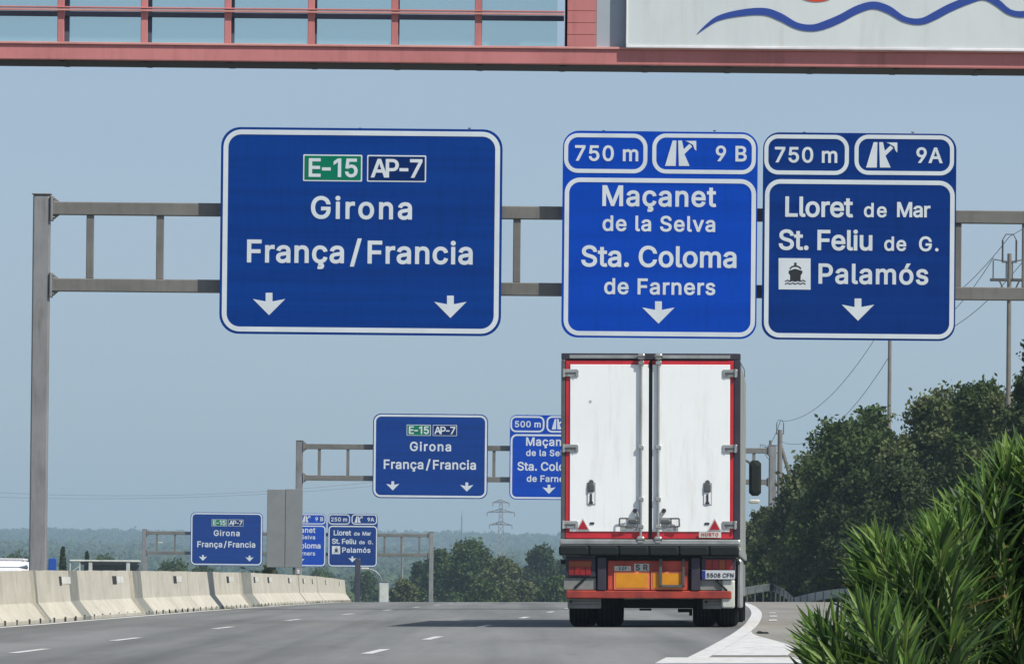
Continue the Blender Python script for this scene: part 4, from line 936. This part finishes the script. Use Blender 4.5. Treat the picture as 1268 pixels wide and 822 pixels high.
sg = 'dense bushes at the foot of the bank'
for x, y, d, w_, m, lab in ((938, 668, 375, 56, leafB, 'low bush directly behind the right side of the lorry'), (972, 640, 352, 80, leafA, 'low bush above the left guardrail'),
        (1014, 606, 330, 100, leafC, 'dark bush above the gap between the guardrails'), (1062, 590, 300, 120, leafC, 'dark bush above the right guardrail'),
        (1120, 570, 280, 130, leafC, 'dark bush behind the tip of the oleander'), (1185, 560, 262, 140, leafC, 'large dark bush behind the oleander'), (1255, 530, 245, 130, leafC, 'dark bush at the right picture edge above the oleander'),
        (1100, 530, 300, 110, leafA, 'bush in the middle of the bank, right of the middle pole'), (1035, 560, 312, 90, leafB, 'rounded bush halfway up the bank')):
    tree_px('bush', lab, 'bush', x, y, d, w_, m, 5200, sg, low=.04)
cg = 'oak trees beyond the crest'
tree_px('oak_tree', 'largest rounded oak beyond the crest, under the pylon', 'tree', 582, 664, 800, 92, leafA, 9000, cg, ls=.30, airy=.05, low=.05)
tree_px('oak_tree', 'oak on the left shoulder of the rounded clump beyond the crest', 'tree', 546, 672, 820, 66, leafA, 6000, cg, ls=.30, low=.05)
tree_px('oak_tree', 'oak on the right shoulder of the rounded clump beyond the crest', 'tree', 624, 680, 790, 62, leafB, 6000, cg, ls=.30, low=.05)
tree_px('oak_tree', 'low dark oak just right of the far gantry post', 'tree', 520, 690, 840, 40, leafC, 3500, cg, ls=.30, low=.05)
tree_px('oak_tree', 'dark oak beyond the crest just left of the lorry', 'tree', 672, 668, 900, 64, leafC, 6500, cg, ls=.30, low=.05)
tree_px('oak_tree', 'dark oak partly hidden by the lorry doors edge', 'tree', 712, 664, 880, 60, leafC, 4500, cg, ls=.30, low=.05)
tree_px('bush', 'pale low bush between the two dark oak clumps', 'bush', 648, 716, 700, 60, leafB, 4000, cg, ls=.24, low=.04)
tree_px('bush', 'low bush at the foot of the largest far oak', 'bush', 600, 718, 700, 70, leafA, 3500, cg, ls=.24, low=.04)
tree_px('bush', 'pale low bush beside the white roadside cabinet', 'bush', 500, 716, 690, 44, leafB, 3000, cg, ls=.24, low=.04)
tree_px('bush', 'pale bush poking above the barriers left of the grey board', 'bush', 334, 692, 330, 22, leafB, 900, cg, ls=.2, low=.04)
for x, y, w_, d in ((455, 700, 60, 1000), (400, 694, 70, 1050), (215, 690, 80, 900), (130, 680, 60, 1100), (255, 684, 60, 1000), (20, 676, 80, 1150), (690, 716, 60, 690), (738, 700, 80, 700), (860, 690, 80, 500), (905, 660, 60, 480)):
    tree_px('bush', {455: 'hazy bush beneath the far Lloret sign', 400: 'hazy bush between the grey board and the far Lloret sign', 215: 'hazy bush under the far gantry left end', 130: 'hazy bush behind the pale-roofed shelter', 255: 'hazy bush beneath the smallest Girona sign', 20: 'hazy bush behind the white van roof', 690: 'low bush beside the lorry left wheels', 738: 'bush hidden mostly behind the lorry', 860: 'bush seen under the lorry', 905: 'bush touching the lorry right edge'}[x], 'bush', x, y, d, w_, leafA, 3000, 'hazy bushes in the valley', ls=.30, low=.04)
def canopy(name, spots, m, per, ls):
    v, f = ico(2); q = [(x, y, z, a*.84, b*.86) for x, y, z, a, b in spots]
    core = blobs(name, q, m, 2, .35, kind='stuff')
    s_ = np.array(spots); k = len(s_); n = k*per; i = np.repeat(np.arange(k), per)
    d_ = rs.randn(n, 3); d_[:, 2] = np.abs(d_[:, 2])*.9; d_[:, 1] -= .5; d_ /= np.linalg.norm(d_, axis=1)[:, None]
    pts = s_[i, :3]+d_*np.stack([s_[i, 3], s_[i, 3], s_[i, 4]], 1)*(.72+.42*rs.rand(n, 1))
    link(name, leaf_mesh(name, pts, ls*s_[i, 3]*(.6+.8*rs.rand(n)), m), None, kind='stuff')
canopy('far_woodland', FARW, leafD, 55, .26)
canopy('valley_scrub', VALLEY, leafD, 110, .16)
cy = P(79, 676, 560)
def cypress(x, y, d, wpx, lab):
    p = P(x, y, d); zb = G(p.x, d); h = p.z-zb; w_ = wpx*d/F
    t = thing('cypress_tree', lab, 'tree', (p.x, d, zb-.1), 0, 'slim cypresses left of the road')
    rr = np.random.RandomState(int(x)); n = 1500; q = rr.rand(n); r = w_*.5*np.sin(np.pi*np.clip(.08+.9*q, 0, 1))**.6; an = rr.rand(n)*6.28
    pts = np.stack([np.cos(an)*r, np.sin(an)*r, .3+q*(h-.3)], 1)
    link('crown', leaf_mesh('crown', pts, .22*(.6+.8*rr.rand(n)), leafC, rr), t); MB().tube((0, 0, -.3), (0, 0, h*.95), .14, .03, 7).obj('trunk', bark, t)
cypress(78, 676, 560, 8, 'slim dark cypress just right of the blue marker panel'); cypress(108, 681, 620, 5, 'slimmer cypress rising behind the pale shelter roof')

# ------------------------------------------------------------------ oleanders in the foreground
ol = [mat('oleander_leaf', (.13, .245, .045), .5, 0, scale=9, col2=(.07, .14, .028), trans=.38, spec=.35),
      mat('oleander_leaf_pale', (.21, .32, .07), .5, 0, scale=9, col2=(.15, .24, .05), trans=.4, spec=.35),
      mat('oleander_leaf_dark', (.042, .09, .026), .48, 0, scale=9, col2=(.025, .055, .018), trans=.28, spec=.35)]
ol.append(mat('withered_leaf', (.30, .22, .07), .6, 0, scale=9, col2=(.18, .11, .04), trans=.2))
stem_m = mat('oleander_stem', (.16, .17, .07), .7)
def lance(L, W, curl):
    vs, fs = [], []; n = 6
    for i in range(n+1):
        t = i/n; w_ = W*.5*math.sin(math.pi*min(1, .06+.94*t))**.75*(1-.15*t) if 0 < i < n else .0012
        y = L*t; zc = -curl*L*t*t; vs += [(-w_, y, zc+w_*.35), (0, y, zc), (w_, y, zc+w_*.35)]
    for i in range(n): a = 3*i; fs += [(a, a+1, a+4, a+3), (a+1, a+2, a+5, a+4)]
    return vs, fs
LM = []
for k in range(9):
    vs, fs = lance(1, .088+.022*(k % 3), (.02, .10, .2)[k//3]); me = bpy.data.meshes.new('leaf'); me.from_pydata(vs, [], fs); me.materials.append(ol[k % 3]); LM.append(me)
vs, fs = lance(1, .10, .3); me = bpy.data.meshes.new('leaf'); me.from_pydata(vs, [], fs); me.materials.append(ol[3]); LM.append(me)
LMI = [k % 3 for k in range(9)]+[3]
LV = [np.array([v.co[:] for v in me.vertices]) for me in LM]; LF = [[tuple(p.vertices) for p in me.polygons] for me in LM]
def oleander(label, root, outline, nshoot, dn, df, seed):
    """outline(x) -> top photo row; shoots are real stems from the root fanning to tips under that silhouette."""
    r = random.Random(seed)
    t = thing('oleander_shrub', label, 'shrub', root, 0, 'oleanders beside the near road edge')
    st_ = MB(); leaves = []
    for i in range(nshoot):
        d = r.uniform(dn, df); x = r.uniform(*outline['x']); top = outline['f'](x)
        q = r.random()**1.1
        y = top + (0 if i % 4 == 0 else q*(860-top)) + r.uniform(0, 10)
        tip = P(x, y, d)-Vector(root)
        out = Vector((tip.x*.42+r.uniform(-.20, .20), tip.y*.3+r.uniform(-.2, .2), 1)).normalized()
        if x < outline['x'][0]+70: out = (out+Vector((-.35, 0, 0))).normalized()
        if tip.z < .5: out = (out + Vector((-.5, 0, .2))).normalized()
        L = r.uniform(.36, .52) + (.22 if y > top+60 else 0); b = tip-out*L
        st_.path([Vector((r.uniform(-.12, .12), r.uniform(-.1, .1), -.05)), b*.55+Vector((0, 0, .05)), b, tip], .0045, 5)
        nw = int(L/.034); side = out.cross(Vector((.3, 1, .1))).normalized(); fw = out.cross(side)
        for w_ in range(nw):
            f = w_/nw; pos = b+out*(L*f)
            for k in range(3):
                an = w_*1.05+k*2.094+r.uniform(-.25, .25); rad = side*math.cos(an)+fw*math.sin(an)
                op = (1.05-.72*f)*r.uniform(.8, 1.15)
                dr = (out*math.cos(op)+rad*math.sin(op)).normalized(); dr.z -= .06*(1-f); dr.normalize()
                ln = (.115+.10*min(1, 1.7*(1-f)+.15))*r.uniform(.6, 1.2)
                zx = out-dr*out.dot(dr); zx = zx.normalized() if zx.length > 1e-3 else Vector((1, 0, 0)); xx = dr.cross(zx).normalized()
                M = Matrix((xx, dr, zx)).transposed().to_4x4() @ Matrix.Diagonal((ln, ln, ln, 1)); M.translation = pos
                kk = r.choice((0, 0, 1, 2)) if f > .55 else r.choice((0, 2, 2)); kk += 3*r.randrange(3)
                if r.random() < (.05 if f < .3 else .008): kk = 9
                leaves.append((d - .3*f + (0 if y > top+2 else -1), kk, M))
    st_.obj('stem', stem_m, t)
    leaves.sort(key=lambda q: q[0])
    for _, kk, M in leaves[:290]:
        o = link('leaf', LM[kk], t); o.matrix_local = M
    for v in range(4):
        V, Fc = [], []; c = 0
        for _, kk, M in leaves[290:]:
            if LMI[kk] != v: continue
            A_ = np.array(M); q = LV[kk] @ A_[:3, :3].T + A_[:3, 3]; V.append(q); Fc += [tuple(a+c for a in f) for f in LF[kk]]; c += len(q)
        me = bpy.data.meshes.new('leaves'); me.from_pydata(np.concatenate(V).tolist(), [], Fc); me.materials.append(ol[v]); link('leaves', me, t, kind='stuff')
def pl_(pts): return spline(pts)
def lin(pts):
    def f(x):
        for (a, b), (c, d) in zip(pts, pts[1:]):
            if x <= c: return b+(d-b)*(x-a)/(c-a)
        return pts[-1][1]
    return f
gz = lambda x, d: G(x, d)
oleander('low oleander tuft at the left foot of the foreground greenery, over the painted nose', (1.36, 28, gz(1.36, 28)), {'x': (1000, 1130), 'f': lin([(985, 815), (1000, 800), (1010, 782), (1035, 760), (1050, 765), (1060, 752), (1130, 756)])}, 56, 27.2, 28.3, 3)
oleander('middle oleander with tall spiky shoots in front of the dark trees', (1.62, 29.6, gz(1.62, 29.6)), {'x': (1058, 1190), 'f': lin([(1058, 715), (1066, 680), (1078, 662), (1092, 664), (1102, 675), (1118, 692), (1140, 680), (1150, 655), (1190, 640)])}, 82, 28.9, 30.2, 4)
oleander('tallest oleander filling the lower right corner of the picture', (2.05, 31.2, gz(2.05, 31.2)), {'x': (1148, 1420), 'f': lin([(1148, 680), (1160, 645), (1180, 628), (1198, 610), (1225, 585), (1245, 566), (1270, 556), (1330, 556), (1420, 610)])}, 235, 30.4, 32.0, 5)

# ================================================================== ROADSIDE THINGS
# grey boards on a post at the central reservation
d = 300; a = P(330, 702, d); b = P(375, 606, d); zb = G(a.x, d)
board_g = mat('board_back_grey', (.235, .25, .25), .55, .15, scale=1.5, col2=(.20, .215, .215))
t = thing('grey_board', 'tall plain grey sign back of two panels, standing behind the barriers', 'sign', (a.x, d, zb))
W_, H_ = b.x-a.x, b.z-zb; low = a.z-zb
xm = W_*.51
MB().cbox(0, xm-.012, 0, .06, low, H_, .01).obj('board_panel', board_g, t); MB().cbox(xm+.012, W_, 0, .06, low, H_+.02, .01).obj('board_panel', board_g, t)
for x in (.3, W_-.3): MB().cbox(x-.05, x+.05, .061, .16, -.2, H_-.1, .01).obj('post', steel_dark, t)
MB().box(xm-.011, xm+.011, .01, .05, low, H_).obj('joint_strip', steel_dark, t)
# small white marker post
p = P(369, 705, 290)
t = thing('marker_post', 'small white marker post behind the barriers, right of the grey board foot', 'post', (p.x, 290, G(p.x, 290)))
MB().cbox(-.05, .05, -.03, .03, -.1, p.z-G(p.x, 290), .015).obj('post', wht_p, t); MB().cbox(-.052, .052, -.034, -.0305, p.z-G(p.x, 290)-.3, p.z-G(p.x, 290)-.15, .002).obj('band', black, t)
# dark support post under the far Lloret sign
p = P(443, 700, 668); zb = G(p.x, 668)
t = thing('dark_post', 'thick dark post under the far Lloret and Palamós sign', 'post', (p.x, 668, zb)); MB().cbox(-.22, .22, -.2, .2, -.3, p.z-zb+.6, .05).obj('post', frame_d, t)
MB().cbox(-.5, .5, -.3, .3, -.3, .3, .05).obj('base', conc, t)
p = P(498.5, 662, 690); zb = G(p.x, 690)
t = thing('slim_post', 'slim grey post left of the far gantry right-hand post', 'post', (p.x, 690, zb)); MB().tube((0, 0, -.3), (0, 0, p.z-zb), .13, .09, 8).obj('post', steel, t)
MB().tube((0, 0, p.z-zb), (0, 0, p.z-zb+.06), .11, .1, 10).obj('head', steel_dark, t)
# street lamps
def street_lamp(hx, hy, bx_, by, d, lab):
    h = P(hx, hy, d); b = P(bx_, by, d); zb = G(b.x, d)
    t = thing('street_lamp', lab, 'street lamp', (b.x, d, zb), 0, 'small street lamps in the distance')
    dx, dz = h.x-b.x, h.z-zb; pts = []
    for i in range(9):
        q = i/8; pts.append(Vector((dx*(q**1.6), 0, dz-abs(dx)*.9*(1-q)**1.8)))
    MB().tube((0, 0, -.3), pts[0], .12, .07, 8).obj('pole', steel, t); MB().path(pts, .05, 6).obj('arm', steel, t)
    s_ = 1 if dx > 0 else -1; x0, x1 = sorted((dx-.1*s_, dx+.5*s_))
    MB().cbox(x0, x1, -.15, .15, dz-.06, dz+.1, .04).obj('lamp_head', wht_p, t)
street_lamp(455, 704, 473, 716, 620, 'small curved street lamp below the far Lloret sign')
street_lamp(196, 672, 178, 690, 1000, 'tiny street lamp with a bright head under the far gantry beam')
# white cabinet
p = P(469, 720, 600); q = P(481, 745, 600); zb = G(p.x, 600)
t = thing('roadside_cabinet', 'narrow white roadside cabinet between the far Lloret sign and the oaks', 'cabinet', (p.x, 600, zb))
MB().cbox(0, q.x-p.x, 0, .6, -.1, p.z-zb, .03).obj('housing', mat('cabinet_grey', (.42, .46, .48), .6), t)
MB().cbox(.06, (q.x-p.x)-.06, -.03, -.002, 1.0, p.z-zb-.12, .02).obj('door', wht_p, t); MB().cbox(-.04, q.x-p.x+.04, -.05, .65, p.z-zb+.002, p.z-zb+.07, .02).obj('lid', steel, t)
# blue marker panel
p = P(60, 691, 235); q = P(69.5, 710, 235); zb = G(p.x, 235)
t = thing('blue_marker', 'small plain blue panel just right of the tall gantry post', 'sign', (p.x, 235, zb))
MB().cbox(0, q.x-p.x, 0, .04, p.z-zb-.75, p.z-zb, .02).obj('panel', mat('marker_blue', (.015, .09, .42), .45), t); MB().tube(((q.x-p.x)/2, .07, -.2), ((q.x-p.x)/2, .07, p.z-zb-.05), .03, n=8).obj('post', steel, t)
# shelter with pale roof edge and lattice
p = P(86, 693, 520); q = P(172, 693.5, 520); zb = G(p.x, 520)
t = thing('roadside_shelter', 'dark open shelter with a pale roof edge and lattice end, behind the barriers', 'shelter', (p.x, 520, zb))
Wd, Hh = q.x-p.x, p.z-zb
MB().cbox(0, Wd, -.1, 3.0, Hh-.10, Hh+.02, .03).obj('roof', wht_p, t)
MB().cbox(.7, Wd-.05, .3, 2.8, Hh-.28, Hh-.102, .02).obj('roof_beam', frame_g, t)
MB().box(.8, Wd-.1, 2.6, 2.7, -.2, Hh-.282).obj('rear_wall', mat('shelter_dark', (.10, .11, .12), .8), t)
for x in (1.35, Wd-.7): MB().cbox(x-.12, x+.12, -.05, .12, -.2, Hh-.102, .02).obj('post', mat('shelter_post', (.55, .56, .52), .7), t)
lat = MB()
for x in (.04, .66): lat.tube((x, 0, -.2), (x, 0, Hh-.1), .045, n=6)
k = 0; zz = 0.0
while zz < Hh-.5: lat.tube((.04 if k % 2 else .66, 0, zz), (.66 if k % 2 else .04, 0, zz+.42), .035, n=6); zz += .42; k += 1
lat.obj('lattice_post', mat('lattice_pale', (.6, .6, .58), .6), t)
# white van on the opposite carriageway (only its roof shows over the barrier)
d = 262; p = P(8, 693, d); zb = G(p.x, d); H_ = p.z-zb
t = thing('white_van', 'white van whose roof shows over the barriers at the left edge', 'van', (p.x, d, zb), 0)
cw = mat('van_white', (.82, .82, .84), .3, var=.03); gl = mat('car_glass', (.03, .04, .05), .1, spec=.8)
def sect(y, wl, zt, zl=.35): return [(-wl, y, zl), (wl, y, zl), (wl, y, zt*.62), (wl*.86, y, zt-.08), (wl*.5, y, zt), (-wl*.5, y, zt), (-wl*.86, y, zt-.08), (-wl, y, zt*.62)]
secs = [sect(-2.2, .86, .75), sect(-2.05, .92, .95), sect(-1.25, .93, 1.1), sect(-.55, .93, H_*.97), sect(.2, .93, H_), sect(1.8, .93, H_*.98), sect(2.15, .9, H_*.9)]
mb = MB(); vs = [v for s_ in secs for v in s_]; fs = [(8*i+j, 8*i+(j+1) % 8, 8*i+8+(j+1) % 8, 8*i+8+j) for i in range(6) for j in range(8)]+[tuple(range(8)), tuple(range(55, 47, -1))]
mb.add(vs, fs); mb.obj('body', cw, t)
MB().add([(-.78, -1.2, 1.13), (.78, -1.2, 1.13), (.7, -.62, H_*.9), (-.7, -.62, H_*.9), (-.78, -1.17, 1.1), (.78, -1.17, 1.1), (.7, -.59, H_*.87), (-.7, -.59, H_*.87)], [(0, 1, 2, 3), (7, 6, 5, 4), (0, 4, 5, 1), (2, 6, 7, 3), (1, 5, 6, 2), (3, 7, 4, 0)]).obj('windscreen', gl, t)
for sx in (-1, 1):
    MB().cbox(min(sx*.90, sx*.94), max(sx*.90, sx*.94), -.5, 1.7, H_*.62, H_*.84, .02).obj('side_window', gl, t)
    MB().cbox(sx*.62-.14, sx*.62+.14, -2.24, -2.1, .62, .78, .03).obj('headlight', wht_p, t)
    MB().cbox(min(sx*.95, sx*1.12), max(sx*.95, sx*1.12), -.85, -.7, 1.1, 1.25, .03).obj('mirror', rub, t)
    for y in (-1.4, 1.4): w__ = MB().tube((sx*.72, y, .32), (sx*.93, y, .32), .32, n=20).obj('wheel', tyre_m, t); MB().tube((sx*.935, y, .32), (sx*.94, y, .32), .19, n=14).obj('rim', alu, w__)
MB().cbox(-.6, .6, -.3, 1.7, H_*.985+.012, H_+.05, .03).obj('roof_panel', cw, t)

# utility poles and wires
wood = mat('pole_grey_wood', (.20, .185, .165), .85, 0, scale=2, bump=.2)
ins = mat('insulator', (.12, .13, .14), .4)
def pole(x, yt, d, lab, r=.15, arm=None, brace=0, top=True):
    p = P(x, yt, d); zb = G(p.x, d); h = p.z-zb
    t = thing('utility_pole', lab, 'utility pole', (p.x, d, zb), 0, 'overhead line poles on the bank')
    MB().tube((0, 0, -.5), (0, 0, h), r*1.15, r*.8, 10).obj('pole', wood, t)
    pts = []
    if arm:
        za = h-arm[0]; MB().cbox(-arm[1], arm[1], -.06, .06, za-.05, za+.05, .01).obj('crossarm', steel_dark, t)
        MB().tube((0, -.08, za-.7), (arm[1]*.5, -.08, za-.05), .03, n=6).obj('arm_brace', steel_dark, t); MB().tube((0, -.08, za-.7), (-arm[1]*.5, -.08, za-.05), .03, n=6).obj('arm_brace', steel_dark, t)
        for sx in (-1, 1):
            i_ = MB()
            for dx in (0, .42): i_.tube((sx*(arm[1]-.1)-sx*dx, 0, za+.05), (sx*(arm[1]-.1)-sx*dx, 0, za+.62), .022, n=6)
            i_.tube((sx*(arm[1]-.1), 0, za+.66), (sx*(arm[1]-.1)-sx*.42, 0, za+.6), .022, n=6); i_.obj('insulator_bracket', ins, t)
            pts.append(Vector((p.x+sx*(arm[1]-.1), d, zb+za+.7)))
    if top:
        i_ = MB()
        for dx in (-.22, .22): i_.cbox(dx-.03, dx+.03, -.04, .04, h-.25, h+.45, .02)
        i_.cbox(-.25, .25, -.04, .04, h-.30, h-.251, .01); i_.obj('insulator_head', ins, t)
        MB().path([(-.22, 0, h+.44), (-.12, 0, h+.62), (.12, 0, h+.62), (.22, 0, h+.44)], .018, 5).obj('top_loop', ins, t)
    if brace: MB().tube((.05, 0, h-1.0), (brace, 0, h-5.0), .12, .14, 8).obj('raking_strut', wood, t)
    pts.append(Vector((p.x, d, zb+h+.55))); return pts
p3 = pole(1250, 314, 260, 'utility pole with crossarm and insulators at the right, crossing the gantry beams', .085, (.85, .62))
p2 = pole(1102, 404, 370, 'bare middle utility pole rising out of the trees under the Lloret sign', .10)
p1 = pole(966, 532, 520, 'utility pole with a raking strut right of the lorry', .19, None, 1.3)
p0 = pole(954, 545, 640, 'farthest small utility pole just right of the lorry', .14, (1.0, .9), 0, False)
p4 = [Vector((11.5+7, 170, 16.5)), Vector((13.5+7, 170, 15.6)), Vector((12+7, 170, 14.9))]
wire_m = mat('wire_dark', (.10, .10, .11), .6)
def wire(a, b, sag, r, lab):
    a = Vector(a); b = Vector(b); mid = (a+b)/2
    t = MB(); pts = [a.lerp(b, i/14)-mid-Vector((0, 0, sag*4*(i/14)*(1-i/14))) for i in range(15)]
    t.path(pts, r, 5).obj('overhead_wire', wire_m, None, mid, label=lab, category='wire', group='overhead wires')
wire(p2[-1], p3[-1], .9, .012, 'top overhead wire between the middle and right utility poles')
wire(p2[-1]+Vector((0, 0, -.7)), p3[0], 1.1, .012, 'left lower overhead wire between the middle and right utility poles')
wire(p2[-1]+Vector((0, 0, -.9)), p3[1], 1.1, .012, 'right lower overhead wire between the middle and right utility poles')
wire(p1[-1], p2[-1], 1.3, .015, 'upper overhead wire rising from the strutted pole to the middle pole')
wire(p1[-1]+Vector((0, 0, -1.3)), p2[-1]+Vector((0, 0, -1.9)), 1.5, .015, 'lower overhead wire rising from the strutted pole to the middle pole')
wire(p1[-1], p0[0], .8, .02, 'short overhead wire between the two poles right of the lorry')
wire(p3[-1], p4[0], .7, .010, 'overhead wire leaving the picture at right above the crossarm')
wire(p3[1], p4[1], .7, .010, 'overhead wire leaving the picture at right from the crossarm')

for k, (ya, yb) in enumerate(((613, 596), (606, 590))):
    wire(P(-60, ya, 900), P(520, yb, 900), 1.0+.3*k, .013, ('lower', 'upper')[k]+' faint overhead wire crossing the low sky left of the grey board')
# lattice pylon far beyond the oaks
d = 2000; p = P(620.5, 616, d); zb = HZ(p.x, d); h = p.z-zb
lat_m = mat('lattice_grey', (.27, .29, .31), .6, .2)
t = thing('electricity_pylon', 'hazy lattice electricity pylon above the oaks, left of the lorry', 'pylon', (p.x, d, zb))
def hw(z_): f = z_/h; return 2.2*(1-f)**1.5+.75-.45*f
tw = MB(); lv = [0]
while lv[-1] < h-1: lv.append(min(h, lv[-1]+max(1.6, hw(lv[-1])*1.7)))
for a, b in zip(lv, lv[1:]):
    A_ = [(sx*hw(a), sy*hw(a), a) for sx, sy in ((-1, -1), (1, -1), (1, 1), (-1, 1))]; B_ = [(sx*hw(b), sy*hw(b), b) for sx, sy in ((-1, -1), (1, -1), (1, 1), (-1, 1))]
    for i in range(4):
        tw.tube(A_[i], B_[i], .14, n=4); tw.tube(A_[i], B_[(i+1) % 4], .075, n=4); tw.tube(B_[i], A_[(i+1) % 4], .075, n=4)
tw.obj('lattice_tower', lat_m, t)
for y_px, half in ((622, 14.5*.2*.7), (634, 17*.2), (649.5, 14*.2)):
    za = P(620.5, y_px, d).z-zb
    for sx in (-1, 1):
        m_ = MB(); m_.tube((0, 0, za+.8), (sx*half*1.0, 0, za), .13, n=4); m_.tube((0, 0, za+.1), (sx*half, 0, za), .13, n=4)
        for q in (.35, .6): m_.tube((sx*half*q, 0, za+.1), (sx*half*q, 0, za+.8*(1-q)), .075, n=4)
        m_.tube((sx*half, 0, za), (sx*half, 0, za-1.0), .12, n=5); m_.obj('crossarm', lat_m, t)
p = P(572, 638, 2600); zb = HZ(p.x, 2600)
t = thing('distant_mast', 'faint thin mast on the horizon left of the pylon', 'mast', (p.x, 2600, zb)); MB().tube((0, 0, 0), (0, 0, p.z-zb), .35, .18, 6).obj('mast', lat_m, t)
MB().tube((0, 0, p.z-zb), (0, 0, p.z-zb+1.5), .08, n=5).obj('tip', lat_m, t)

p = P(943, 784, 105); t = thing('tyre_scrap', 'small dark scrap of tyre lying on the slip road beside the white line', 'debris', (p.x, 105, G(p.x, 105)+.004))
MB().prism([(-.06, 0), (-.02, .03), (.03, .012), (.07, .02), (.08, 0), (.0, -.001)], -.5, .7).obj('scrap', rub, t)
# guardrails beyond the slip road
grm = mat('guardrail_steel', (.20, .22, .23), .5, .3, scale=2, col2=(.13, .145, .15))
def guardrail(pts, lab):
    """pts: (photo x, photo y of rail top, d)."""
    q = [P(*a) for a in pts]; o = Vector((q[0].x, q[0].y, G(q[0].x, q[0].y)))
    t = thing('guardrail', lab, 'guardrail', o, 0, 'guardrails right of the slip road')
    pr = [(0, 0), (-.035, -.03), (-.035, -.09), (.02, -.155), (-.035, -.22), (-.035, -.28), (0, -.31), (.006, -.31), (.006, 0)]
    m_ = MB(); vs = []
    for v in q: vs += [(v.x-o.x, v.y-o.y+a, v.z-o.z+b) for a, b in pr]
    n = len(pr); m_.add(vs, [(i*n+j, i*n+(j+1) % n, (i+1)*n+(j+1) % n, (i+1)*n+j) for i in range(len(q)-1) for j in range(n)]); m_.obj('rail', grm, t)
    for i, v in enumerate(q):
        for f in (0, .5) if i < len(q)-1 else (0,):
            w_ = v.lerp(q[i+1], f) if f else v; g = G(w_.x, w_.y)
            MB().cbox(w_.x-o.x-.03, w_.x-o.x+.03, w_.y-o.y+.01, w_.y-o.y+.07, min(g-.3, w_.z-.5)-o.z, w_.z-.02-o.z, .01).obj('post', steel_dark, t)
guardrail([(885, 731, 300), (915, 728, 312), (935, 724.5, 322), (955, 721.5, 330), (966, 726, 328), (976, 733, 322), (983, 740, 318)], 'left guardrail just right of the lorry, its end turned down')
guardrail([(984, 739, 305), (1000, 735, 300), (1020, 731, 292), (1040, 728.5, 285), (1070, 728, 272), (1110, 727, 255), (1170, 725, 235), (1260, 722, 212)], 'right guardrail running behind the oleanders')

# ------------------------------------------------------------------ HAZE
hz = bpy.data.materials.new('haze'); hz.use_nodes = True; t_ = hz.node_tree; t_.nodes.remove(t_.nodes['Principled BSDF'])
pv = t_.nodes.new('ShaderNodeVolumePrincipled'); pv.inputs['Color'].default_value = (.62, .83, 1, 1); pv.inputs['Density'].default_value = 1.25e-4; pv.inputs['Anisotropy'].default_value = .2
t_.links.new(pv.outputs[0], t_.nodes['Material Output'].inputs['Volume'])
MB().box(-2000, 2000, -70, 11050, -45, 128).obj('haze', hz, None, kind='stuff')
bpy.data.objects['ground']['kind'] = 'structure'
